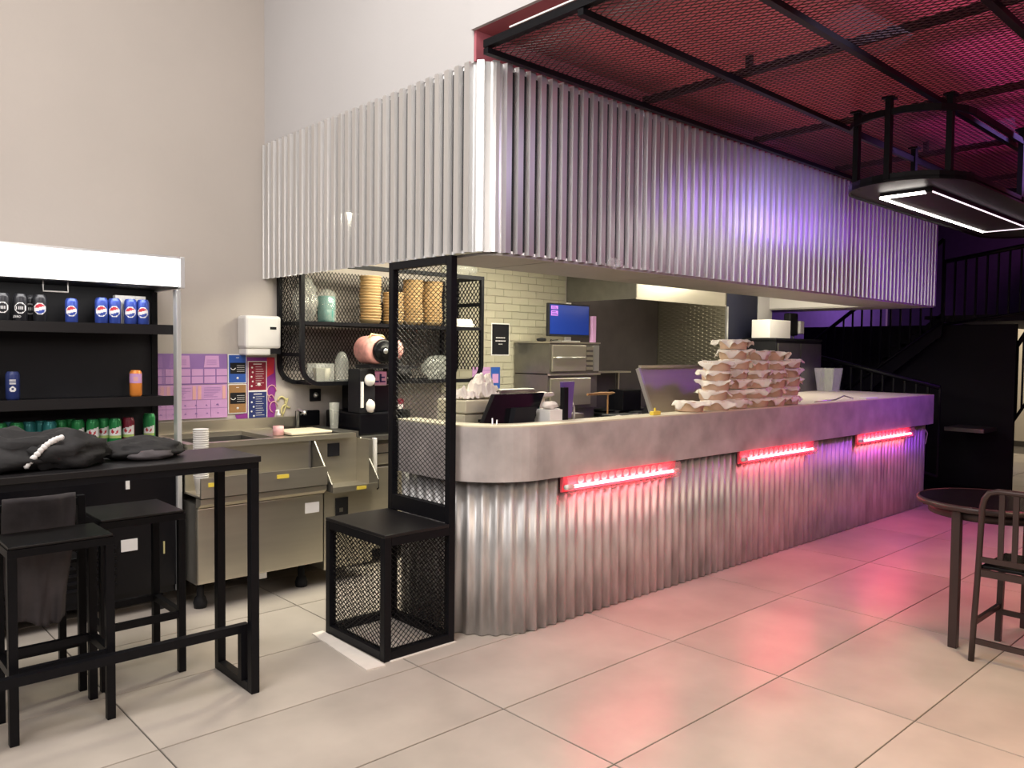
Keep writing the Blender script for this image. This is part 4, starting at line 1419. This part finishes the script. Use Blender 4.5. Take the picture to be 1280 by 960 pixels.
tag(MB().lump((3.85, 5.05, 1.36), (.13, .08, .10), 33, .3, 2.0, 22, 14, flat=-.09).build('clear_bag', 'film'), 'large clear bag on the lower mesh shelf, right half', 'bag')

# ------------------------------------------------------------------ pizza oven, monitor
ov = thing('deck_oven', 'double deck stainless oven under the blue monitor', 'oven', (5.2, 5.0, .906))
ox0, ox1, oy = 4.88, 5.52, 4.80
MB().box(ox0, ox1, oy, 5.24, 1.31, 1.575).build('upper_deck', 'steel_dark', ov)
MB().box(ox0, ox1, oy + .02, 5.24, 1.0, 1.30).build('lower_deck', 'steel_dark', ov)
MB().box(ox0 - .01, ox1 + .01, oy - .01, 5.245, 1.576, 1.588).build('top_plate', 'steel', ov)
MB().box(ox0, ox1 + .01, oy - .015, oy + .02, 1.295, 1.309).build('middle_trim', 'steel', ov)
MB().box(ox0, ox1, oy + .05, 5.24, .40, .995).build('stand', 'steel_dark', ov)
od_ = MB().bbox(ox0 + .02, ox0 + .45, oy - .018, oy - .001, 1.33, 1.56, .004).build('door', 'steel', ov)
for k in range(5):
    MB().box(ox0 + .46, ox1 - .09, oy - .012, oy - .001, 1.34 + k * .045, 1.365 + k * .045).build('louvre', 'steel', ov)
MB().box(ox1 - .08, ox1 - .01, oy - .012, oy - .001, 1.33, 1.56).build('control_panel', 'alu', ov)
MB().tube([(ox0 + .05, oy - .02, 1.45), (ox0 + .05, oy - .045, 1.45), (ox0 + .40, oy - .045, 1.45), (ox0 + .40, oy - .02, 1.45)], .008, 8).build('handle', 'alu', od_)
MB().bbox(ox0 + .02, ox1 - .1, oy + .002, oy + .019, 1.03, 1.27, .004).build('door', 'steel', ov)
mo = thing('monitor', 'monitor with a bright blue screen standing on the oven', 'monitor', (5.18, 4.88, 1.588))
MB().bbox(4.925, 5.455, 4.86, 4.895, 1.635, 1.925, .006).build('casing', 'dark', mo)
sn_ = MB().box(4.94, 5.44, 4.8575, 4.8602, 1.655, 1.912).build('screen', 'screen', mo)
m = MB()
m.box(4.95, 5.035, 4.855, 4.857, 1.872, 1.902).box(4.95, 5.035, 4.855, 4.857, 1.815, 1.860)
m.build('ticket', 'screen_pink', sn_)
m = MB()
for k in range(3):
    m.box(4.958, 5.02 - k * .008, 4.853, 4.8549, 1.878 + k * .008, 1.881 + k * .008)
for k in range(3):
    m.box(4.958, 5.025 - k * .01, 4.853, 4.8549, 1.822 + k * .012, 1.827 + k * .012)
m.build('ticket_text', 'screen', sn_)
MB().box(5.15, 5.21, 4.87, 4.89, 1.60, 1.64).bbox(5.06, 5.30, 4.83, 4.95, 1.5885, 1.60, .003).build('stand', 'alu', mo)
tag(MB().tube([(4.95 + .02 * i, 4.86 + .02 * math.sin(i), 1.594 + .012 * abs(math.sin(i * 1.3))) for i in range(5)], .005, 6).lump((4.93, 4.95, 1.606), (.05, .04, .016), 3, .3).build('cable', 'dark'), 'coiled dark cable on the oven left of the monitor', 'cable')
tag(MB().box(5.50, 5.545, 4.86, 4.90, 1.59, 1.83).build('pink_column', 'lilac'), 'narrow lilac lit strip right of the monitor', 'strip')

# ------------------------------------------------------------------ hood and bay
hd = thing('extraction_hood', 'large stainless extraction hood over the cooking bay', 'hood', (6.3, 4.85, 1.975))
MB().box(5.565, 5.58, 4.42, 5.255, 1.975, 2.30).build('side_panel', 'steel_dark', hd)
MB().box(5.58, 6.985, 4.42, 4.435, 1.975, 2.30).build('front_panel', 'steel', hd)
MB().box(5.58, 6.985, 4.435, 5.255, 2.20, 2.215).build('filter_panel', 'steel_dark', hd)
MB().box(5.56, 6.99, 4.41, 4.4195, 1.97, 1.985).build('lower_lip', 'steel', hd)
tag(MB().box(5.5605, 5.60, YB - .045, YB - .0125, 1.15, 1.97).build('wall_edge_trim', 'white'), 'white vertical edge strip between the tiled wall and the cooking bay', 'trim')
tag(MB().box(5.60, 6.98, YB - .03, YB - .013, .9, 2.19).build('steel_wall_panel', 'smoked'), 'dull steel wall lining at the back of the cooking bay', 'panel')
tag(MB().box(6.99, 7.005, 4.42, YB - .014, .0, 2.19).build('checker_plate_wall', 'plate'), 'diamond pattern steel plate lining the right side of the cooking bay', 'panel')
tag(MB().box(6.985, 7.01, 4.395, 4.415, .0, 1.97).build('corner_trim', 'alu'), 'bright metal corner strip at the front edge of the diamond plate', 'trim')
tag(MB().box(7.015, 7.60, 4.42, 5.25, 0, 2.30).build('dark_pillar', 'dark_navy'), 'dark navy pillar right of the diamond plate', 'pillar')
tag(MB().box(7.62, 7.90, 4.42, 5.25, 0, 2.30).build('white_pillar', 'bulk'), 'pale pillar behind the stacked white papers', 'pillar')
ct = thing('tall_cabinet', 'dark grey waist-high cabinet behind the stacked wrapped bowls', 'cabinet', (7.78, 4.2, 0))
MB().box(7.28, 8.22, 4.02, 4.38, .0, 1.64).build('body', 'dark', ct)
MB().box(7.27, 8.23, 4.01, 4.39, 1.641, 1.66).build('top', 'dark', ct)
MB().box(7.30, 7.74, 4.004, 4.018, .1, 1.61).build('door', 'steel_dark', ct)
MB().box(7.76, 8.20, 4.004, 4.018, .1, 1.61).build('door', 'steel_dark', ct)
tag(MB().bbox(6.98, 7.02, 4.0, 4.2, 1.3, 1.3001).build('x', 'white'), None) if False else None
tag(MB().bbox(7.29, 7.71, 4.10, 4.30, 1.6605, 1.845, .004).build('white_carton', 'white'), 'square white carton on the dark cabinet', 'box')
t = thing('soap_dispenser', 'black wall dispenser with a white nozzle on the pale pillar', 'dispenser', (8.0, 4.3, 1.66))
MB().bbox(7.93, 8.10, 4.22, 4.30, 1.70, 1.94, .012).build('cover', 'dark', t)
MB().bbox(8.11, 8.20, 4.20, 4.27, 1.72, 1.86, .01).build('cup', 'white', t)
MB().tube([(8.05, 4.25, 1.661), (8.05, 4.25, 1.70)], .012, 8).build('foot', 'alu', t)
# range and prep table in the bay
rg = thing('cooking_range', 'dark cooking range with steel doors below the extraction hood', 'range', (6.3, 4.9, 0))
MB().box(5.62, 6.96, 4.55, 5.22, .1, .90).build('body', 'steel_dark', rg)
MB().box(5.62, 6.96, 4.53, 5.22, .901, .93).build('hob', 'dark', rg)
for x in (5.64, 6.08, 6.52):
    dr_ = MB().bbox(x, x + .42, 4.53, 4.549, .14, .86, .004).build('door', 'steel_dark', rg)
    MB().box(x + .05, x + .37, 4.515, 4.5295, .80, .82).build('handle', 'alu', dr_)
    for yy in (4.68, 5.0):
        MB().lathe([(.10, 0), (.11, .02), (.09, .03), (.0, .03)], (x + .2, yy, .931), 16).build('burner', 'dark', rg)
MB().box(5.62, 6.3, 5.05, 5.22, 1.30, 1.315).build('rack_shelf', 'steel', rg)
for x in (5.63, 6.27):
    MB().box(x, x + .02, 5.19, 5.22, .931, 1.30).build('rack_post', 'steel', rg)
tag(MB().bbox(5.66, 5.92, 4.62, 4.80, .97, 1.16, .006).build('black_case', 'blackgloss'), 'black boxy appliance on the range', 'appliance')
sd = thing('saladette_lid', 'raised stainless lid of the chilled prep table', 'lid', (4.9, 3.5, .985))
v0, v1 = Vector((4.64, 3.60, 1.375)), Vector((4.80, 3.38, 1.06))
q = MB()
a, b_, c_, d_ = Vector((4.66, 3.66, 1.385)), Vector((5.62, 3.66, 1.385)), Vector((5.62, 3.50, .990)), Vector((4.66, 3.50, .990))
nn = (b_ - a).cross(d_ - a).normalized() * .02
q.add([a, b_, c_, d_, a + nn, b_ + nn, c_ + nn, d_ + nn], [(0, 1, 2, 3), (7, 6, 5, 4), (0, 4, 5, 1), (1, 5, 6, 2), (2, 6, 7, 3), (3, 7, 4, 0)])
q.build('lid_panel', 'steel', sd)
MB().bar(d_ + Vector((-.02, -.005, 0)), a + Vector((-.02, -.005, 0)), .022, .03).build('side_edge', 'alu', sd)
MB().bar(a + Vector((0, -.008, .012)), b_ + Vector((0, -.008, .012)), .03, .02).build('top_edge', 'steel', sd)
tag(MB().bbox(3.62, 3.80, 3.42, 3.60, .986, 1.11, .005).box(3.64, 3.66, 3.415, 3.419, 1.0, 1.1).build('food_container', 'steel_dark'), 'dark metal container on the work surface left of the raised lid', 'container')
tag(MB().bbox(4.06, 4.30, 3.30, 3.50, .986, 1.085, .005).build('food_container', 'dark'), 'low black container in front of the raised lid', 'container')
tag(MB().lump((3.90, 3.22, 1.07), (.075, .035, .028), 2, .4, 2.5).build('crumpled_paper', 'paper'), 'crumpled white paper behind the counter ledge left of the yellow clip', 'paper')
tag(MB().lump((4.10, 3.24, 1.085), (.055, .03, .022), 7, .4, 2.5).build('crumpled_cloth', 'grey_cloth'), 'small crumpled greyish cloth next to the yellow clip', 'cloth')
t = thing('yellow_clip', 'small yellow block with an upright pin on the counter ledge', 'clip', (4.0, 3.0, 1.117))
MB().bbox(3.955, 4.03, 2.99, 3.02, 1.1165, 1.14, .003).build('block', 'yellow', t)
MB().bbox(3.985, 3.995, 3.0, 3.01, 1.14, 1.16, .001).build('pin', 'yellow', t)
tag(MB().lathe([(0, 0), (.045, 0), (.055, .02), (.035, .06), (.012, .10), (0, .105)], (3.56, 3.62, .986 + .15), 18, wob=.1).lathe([(.04, 0), (.04, .15)], (3.56, 3.62, .986), 14).build('orange_bottle', 'skin_food'), 'orange brown squeeze bottle on the work surface behind the counter', 'bottle')
tag(MB().lump((4.22, 3.62, 1.215), (.12, .02, .010), 4, .3).bar((4.05, 3.62, 1.212), (4.2, 3.62, 1.214), .014).box(4.26, 4.268, 3.615, 3.623, .986, 1.21).build('bread_piece', 'brown'), 'long brown piece on a thin stand left of the raised lid', 'food')

# ------------------------------------------------------------------ till corner
zw = .9855
pt = thing('printer', 'cream cash desk printer cabinet heaped with crumpled napkins', 'printer', (2.95, 3.55, zw))
MB().bbox(2.80, 3.14, 3.40, 3.66, 1.15, 1.225, .008).build('upper_housing', 'cream', pt)
MB().bbox(2.80, 3.14, 3.41, 3.66, zw, 1.145, .006).build('lower_housing', 'cream', pt)
MB().box(2.90, 2.96, 3.404, 3.4095, 1.10, 1.115).build('slot', 'dark', pt)
MB().box(2.82, 2.87, 3.404, 3.4095, 1.02, 1.08).build('window', 'film', pt)
MB().box(2.90, 2.99, 3.404, 3.4095, 1.02, 1.08).build('window', 'film', pt)
def crumple(c, size, seed, n=14, amp=.035):
    m = MB()
    v, f = [], []
    for j in range(n + 1):
        for i in range(n + 1):
            u, t = i / n - .5, j / n - .5
            r = math.hypot(u, t) * 2
            z = amp * (noise.noise(Vector((u * 4, t * 4, seed))) + .6 * noise.noise(Vector((u * 9, t * 9, seed)))) + size[2] * max(0, 1 - r * r)
            v.append((c[0] + u * size[0] * (1 - .2 * r), c[1] + t * size[1] * (1 - .2 * r), c[2] + max(z, .001)))
    for j in range(n):
        for i in range(n):
            a = j * (n + 1) + i
            f.append((a, a + 1, a + n + 2, a + n + 1))
    return m.add(v, f)
for k, (x, y, z, s0, s1, s2, nm) in enumerate(((2.88, 3.50, 1.232, .19, .2, .05, 'left one, lying flat on the cream printer'),
                                               (3.0, 3.50, 1.240, .24, .22, .11, 'tallest one in the middle of the cream printer'),
                                               (3.09, 3.60, 1.262, .20, .18, .11, 'right one leaning at the back of the cream printer'))):
    o = crumple((x, y, z), (s0, s1, s2), k * 3.3 + 1, 16, .05).build('napkin', 'paper', None, solid=.002)
    tag(o, 'crumpled white napkin, ' + nm, 'napkin', 'crumpled napkins on the printer')
po = thing('till_screen', 'black till touch screen seen from behind on the counter corner', 'till', (2.98, 3.22, zw))
P_ = [(2.715, 1.04), (3.10, 1.04), (3.235, 1.266), (2.855, 1.266)]
v = []
for dy, dx in ((0, 0), (.03, 0)):
    for (x, z) in P_:
        yy = 3.20 + dy + (z - 1.04) * .08
        v.append((x, yy, z))
MB().add(v, [(0, 1, 2, 3), (7, 6, 5, 4), (0, 4, 5, 1), (1, 5, 6, 2), (2, 6, 7, 3), (3, 7, 4, 0)]).build('casing', 'blackgloss', po)
MB().prism([(2.93, 1.06), (3.09, 1.06), (3.13, 1.19), (2.97, 1.19)], 3.17, 3.23, 'y').build('rear_housing', 'dark', po)
MB().bbox(2.93, 3.08, 3.24, 3.34, zw, 1.06, .006).build('base', 'dark', po)
tag(MB().prism([(3.16, 3.10), (3.30, 3.10), (3.30, 3.22), (3.16, 3.22)], zw, 1.175).build('white_box', 'white'), 'open white box between the till screen and payment terminal', 'box')
tag(MB().lump((3.23, 3.17, 1.195), (.055, .04, .022), 5, .3).build('crumpled_paper', 'paper'), 'scrap of white paper in the open white box', 'paper')
tag(MB().bbox(3.28, 3.40, 3.42, 3.5, 1.10, 1.225, .006).box(3.29, 3.39, 3.43, 3.49, zw, 1.10).build('green_pack', 'teal_film'), 'green glassy pack behind the open white box', 'pack')
tag(MB().bbox(3.20, 3.50, 3.56, 3.66, 1.10, 1.27, .01).box(3.22, 3.48, 3.57, 3.65, zw, 1.10).build('grey_device', 'steel_dark'), 'grey boxy device behind the napkins', 'device')
tag(MB().lump((3.45, 3.45, 1.235), (.09, .05, .02), 15, .35).box(3.42, 3.46, 3.44, 3.46, zw, 1.225).build('napkin_stack', 'paper'), 'flat pile of pale napkins right of the till screen', 'napkins')
pm = thing('payment_terminal', 'violet lit payment terminal on a black pole', 'terminal', (3.33, 3.14, zw))
MB().bbox(3.26, 3.30, 3.09, 3.12, 1.0, 1.30, .004).build('pole', 'black', pm)
MB().bbox(3.22, 3.36, 3.05, 3.18, zw, 1.0, .003).build('base', 'black', pm)
v = []
for dy in (0, .025):
    for (x, z) in ((3.315, 1.12), (3.375, 1.12), (3.365, 1.33), (3.27, 1.33)):
        v.append((x, 3.14 + dy - (z - 1.1) * .15, z))
MB().add(v, [(0, 1, 2, 3), (7, 6, 5, 4), (0, 4, 5, 1), (1, 5, 6, 2), (2, 6, 7, 3), (3, 7, 4, 0)]).build('handset', 'violet_plastic', pm)
MB().tube([(3.37, 3.14, 1.01), (3.40, 3.14, 1.05), (3.40, 3.14, 1.18), (3.375, 3.14, 1.22)], .007, 8).build('bracket', 'alu', pm)
tag(MB().tube([(2.76, 3.13, zw), (2.752, 3.12, 1.15)], .005, 6).tube([(2.775, 3.13, zw), (2.785, 3.12, 1.14)], .005, 6).lathe([(.022, 0), (.025, .08)], (2.77, 3.13, zw), 12).build('pens', 'alu'), 'pair of silver pens standing at the till', 'pens')

# ------------------------------------------------------------------ wrapped bowls on the counter ledge
GB = 'paper-lined bowls stacked on the counter ledge'


def lined_bowl_meshes(seed):
    rb = .098
    m = MB().lathe([(0, 0), (rb * .88, 0), (rb * .92, .005), (rb, .058), (rb * 1.03, .060), (rb * 1.03, .064), (rb * .98, .064), (rb * .88, .008), (0, .008)], (0, 0, 0), 26)
    me = m.build('tmp_bowl', 'kraft_pale')
    # square paper draped over the rim
    n = 18
    S = .262 + .03 * noise.noise(Vector((seed, 0, 0)))
    v, f = [], []
    for j in range(n + 1):
        for i in range(n + 1):
            x, y = (i / n - .5) * S, (j / n - .5) * S
            r = math.hypot(x, y)
            a = math.atan2(y, x)
            e = max(0, r - rb)
            flare = .28 + 1.25 * noise.noise(Vector((math.cos(a) * 1.9, math.sin(a) * 1.9, seed)))
            flare = max(-.05, min(.95, flare))
            rr_ = min(r, rb * 1.04) + e * flare
            z = .068 - e * (.75 - flare * .75) + .007 * noise.noise(Vector((x * 30, y * 30, seed))) * (1 + e * 20)
            z += (.009 * math.sin(a * 3 + seed) + .006 * math.sin(a * 7 + seed * 2)) * min(1, e * 30)
            z -= .018 * max(0, noise.noise(Vector((math.cos(a) * 1.3, math.sin(a) * 1.3, seed + 9)))) * min(1, e * 40)
            if r < rb * .8:
                z = .066 - .004 * (1 - r / rb / .8) + .003 * noise.noise(Vector((x * 40, y * 40, seed)))
            k = rr_ / r if r > 1e-6 else 1
            v.append((x * k, y * k, max(z, .006)))
    for j in range(n):
        for i in range(n):
            a = j * (n + 1) + i
            f.append((a, a + 1, a + n + 2, a + n + 1))
    o2 = MB().add(v, f, True).build('tmp_paper', 'paper', None, solid=.0012)
    return me, o2


PITCH = {'leftmost tall stack': .0665, 'tallest stack': .0690, 'third tall stack': .0675, 'fourth tall stack': .0665, 'rightmost stack': .0700}
protos = [lined_bowl_meshes(s_ * 1.7 + .3) for s_ in range(8)]
stacks = [(4.44, 3.045, 1, 'left end'), (4.725, 3.06, 5, 'leftmost tall stack'), (4.975, 3.065, 7, 'tallest stack'), (5.225, 3.055, 6, 'third tall stack'),
          (5.475, 3.06, 6, 'fourth tall stack'), (5.72, 3.06, 5, 'rightmost stack'), (4.60, 2.0, 0, ''), (4.68, 3.29, 0, '')]
k = 0
for (x, y, n, nm) in stacks:
    for i in range(n):
        zz = 1.1165 + i * PITCH.get(nm, .0665)
        w_pos = 'single bowl' if n == 1 else ordn[i] + ' from the bottom'
        t = thing('lined_bowl', 'paper-lined kraft bowl, %s in the %s on the counter' % (w_pos, nm) if n > 1 else 'single paper-lined kraft bowl left of all the stacks on the counter', 'bowl', (0, 0, 0), GB)
        pr_ = protos[(k * 3) % 8]
        for src_, nn_ in ((pr_[0], 'bowl'), (pr_[1], 'paper_liner')):
            c = src_.copy()
            C.objects.link(c)
            c.name = nn_
            c.parent = t
        t.location = (x + random.uniform(-.014, .014), y + random.uniform(-.012, .014), zz)
        t.rotation_euler = (R(random.uniform(-1.6, 1.6)), R(random.uniform(-1.6, 1.6)), random.uniform(0, 6.28))
        k += 1
for a, c in protos:
    bpy.data.objects.remove(a)
    bpy.data.objects.remove(c)
for i, x in enumerate((4.62, 4.86, 5.12)):
    pass
t = thing('clear_bin', 'frosted tapered plastic container on the far end of the counter', 'container', (8.09, 3.86, 1.118))
MB().prism([(8.0, 3.78), (8.16, 3.78), (8.16, 3.94), (8.0, 3.94)], 1.118, 1.124).build('base', 'film', t)
m = MB()
lo_, hi_ = [(8.0, 3.78), (8.16, 3.78), (8.16, 3.94), (8.0, 3.94)], [(7.975, 3.755), (8.185, 3.755), (8.185, 3.965), (7.975, 3.965)]
m.add([(p[0], p[1], 1.124) for p in lo_] + [(p[0], p[1], 1.36) for p in hi_], [(i, (i + 1) % 4, 4 + (i + 1) % 4, 4 + i) for i in range(4)])
m.build('walls', 'film', t, solid=.003)
tag(MB().tube([(6.1, 3.02, 1.124), (6.5, 3.04, 1.124), (6.7, 3.06, 1.15), (6.85, 3.05, 1.124)], .006, 8).build('tongs', 'alu'), 'thin metal tongs lying on the counter right of the wrapped bowls', 'tongs')
tag(MB().bbox(7.0, 7.25, 3.0, 3.07, 1.1165, 1.124, .002).build('paper_slip', 'white'), 'white paper slip lying on the ledge right of the tongs', 'paper')

# ------------------------------------------------------------------ staircase in the dark
st = thing('staircase', 'dark steel staircase with vertical balusters beyond the counter', 'stairs', (10, 4, 0))
# upper flight: from landing (y 5.0, z .63) up towards -y
def flight(x0, x1, y_a, z_a, y_b, z_b, n, nm='step'):
    for i in range(n):
        y = y_a + (y_b - y_a) * (i + .5) / n
        z = z_a + (z_b - z_a) * (i + 1) / n
        d = abs(y_b - y_a) / n
        MB().box(x0, x1, y - d / 2, y + d / 2, z - .04, z).build('step', 'dark_stair', st)
    s_ = (z_b - z_a) / (y_b - y_a)
    for x in (x0, x1 - .03):
        MB().prism([(y_a, z_a - .22), (y_a, z_a + .04), (y_b, z_b + .04), (y_b, z_b - .22)][::-1], x, x + .03, 'x').build('stringer', 'dark_stair', st)


def rail(x, pts, zoff0, zoff1, pitch=.11):
    """pts: [(y,z)...] top line, balusters drop to z - zoff"""
    MB().tube([(x, p[0], p[1]) for p in pts], .024, 8).build('handrail', 'black', st)
    MB().tube([(x, p[0], p[1] - zoff0) for p in pts], .016, 8).build('lower_rail', 'black', st)
    (ya_, za_), (yb2, zb2) = pts[0], pts[-1]
    n = int(abs(yb2 - ya_) / pitch)
    for i in range(n + 1):
        t = i / n
        y, z = ya_ + (yb2 - ya_) * t, za_ + (zb2 - za_) * t
        MB().box(x - .009, x + .009, y - .009, y + .009, z - zoff0, z).build('baluster', 'black', st)


flight(9.62, 10.7, 5.0, .55, 3.30, 1.95, 9)
rail(9.6, [(4.97, 1.53), (3.30, 2.80)], .92, .92)
flight(8.55, 9.58, 4.9, .50, 3.35, -.02, 4)
rail(8.6, [(4.42, 1.52), (2.95, 1.18)], .9, .9)
MB().box(8.55, 10.7, 5.0, 5.24, .48, .55).build('landing', 'dark_stair', st)
MB().box(9.6, 12.9, 2.2, 3.30, 1.88, 1.95).build('upper_landing', 'dark_stair', st)
rail(9.6, [(3.28, 2.55), (2.22, 2.70)], .70, .70, .105)
MB().box(9.75, 9.80, 2.60, 5.0, .0, 1.85).build('closing_panel', 'dark_stair', st)
rail(9.9, [(2.25, 2.30), (2.78, 1.35)], .8, .8, .05)
MB().box(9.2, 9.62, 2.72, 3.1, .70, .74).build('chequered_tread', 'steel_dark', st)
pl = MB().prism([(8.50, 4.9), (8.52, 3.0), (8.56, 2.75), (8.66, 2.55), (8.9, 2.45), (9.7, 2.45), (9.7, 4.9)][::-1], 0.0005, .06)
pl.build('base_plinth', 'blackgloss', st)
MB().tube([(8.49, 3.2, .03), (8.51, 2.98, .03), (8.555, 2.74, .03), (8.655, 2.54, .03), (8.9, 2.44, .03), (9.7, 2.44, .03)], .012, 8).build('plinth_trim', 'alu', st)

# ------------------------------------------------------------------ table and chair at the right
rt = thing('dining_table', 'dark round table at the right edge of the picture', 'table', (4.735, 1.36, 0))
tcx, tcy = 4.745, 1.352
MB().lathe([(0, .712), (.345, .712), (.345, .739), (0, .739)], (tcx, tcy, 0), 40, smooth=False).build('tabletop', 'blackgloss', rt)
MB().lathe([(.346, .708), (.358, .712), (.358, .734), (.346, .741), (.346, .708)], (tcx, tcy, 0), 40).build('rim', 'bronze', rt)
MB().lathe([(.29, .66), (.30, .66), (.30, .707), (.29, .707), (.29, .66)], (tcx, tcy, 0), 32).build('apron', 'bronze', rt)
for a in (168, 255, 342):
    x, y = tcx + .318 * math.cos(R(a)), tcy + .318 * math.sin(R(a))
    MB().bbox(x - .021, x + .021, y - .021, y + .021, 0, .707, .003).build('leg', 'bronze', rt)
ch = thing('metal_chair', 'brown metal chair with rounded slatted back at the right edge', 'chair', (4.5, 1.08, 0))
xb_, yl, yr = 4.335, 1.285, .865
ymid = (yl + yr) / 2
side = [(4.300, 1.292, 0), (4.318, 1.288, .25), (4.333, 1.284, .45), (4.336, 1.276, .76), (4.336, 1.268, .80), (4.336, 1.248, .832), (4.336, 1.21, .845)]
oth = [(x, 2 * ymid - y, z) for x, y, z in side[::-1]]
MB().tube(side + oth, .0145, 8).build('back_frame', 'bronze', ch)
for y in (1.19, 1.13, 1.07, 1.01, .95):
    MB().box(xb_ - .006, xb_ + .006, y - .012, y + .012, .515, .838).build('back_slat', 'bronze', ch)
MB().box(xb_ - .010, xb_ + .010, yr + .012, yl - .012, .49, .515).build('back_rail', 'bronze', ch)
MB().bbox(4.345, 4.72, yr + .01, yl - .01, .455, .472, .004).build('seat', 'blackgloss', ch)
for (a, c) in (((4.335, yl - .015, .437), (4.335, yr + .015, .437)), ((4.72, yl - .01, .437), (4.72, yr + .01, .437)), ((4.345, yl, .437), (4.72, yl, .437)), ((4.345, yr, .437), (4.72, yr, .437))):
    MB().bar(a, c, .022, .034).build('seat_rail', 'bronze', ch)
for y, o_ in ((yl - .005, .012), (yr + .005, -.012)):
    MB().bar((4.70, y, .42), (4.715, y + o_, 0), .028).build('leg', 'bronze', ch)
for (a, c) in (((4.312, yl, .10), (4.312, yr, .10)), ((4.32, yl + .004, .19), (4.70, yl + .004, .19)), ((4.32, yr - .004, .19), (4.70, yr - .004, .19)), ((4.705, yl, .16), (4.705, yr, .16))):
    MB().bar(a, c, .018, .026).build('stretcher', 'bronze', ch)
tag(MB().tube([(9.6, 1.9, .012), (10.2, 2.1, .012), (10.8, 2.0, .012), (11.2, 2.25, .012)], .012, 6).build('floor_cable', 'dark'), 'dark cable on the lit floor near the doorway', 'cable')
# added lights above the mesh that make the ceiling glow red to magenta
for (x, y, p_, c_) in ((3.5, 2.2, 1.1, (1, .42, .36)), (4.8, 2.2, 1.1, (1, .32, .36)), (3.5, .9, 2.4, (1, .28, .60)), (4.9, 1.0, 3.2, (1, .18, .75)),
                       (6.2, 1.6, 2.0, (1, .12, .85)), (7.6, 1.4, 1.6, (1, .10, .9)), (6.0, .4, 2.2, (1, .12, 1))):
    area('added_ceiling_glow', (x, y, 2.972), (x, y, 3.1), 1.15, p_, c_)
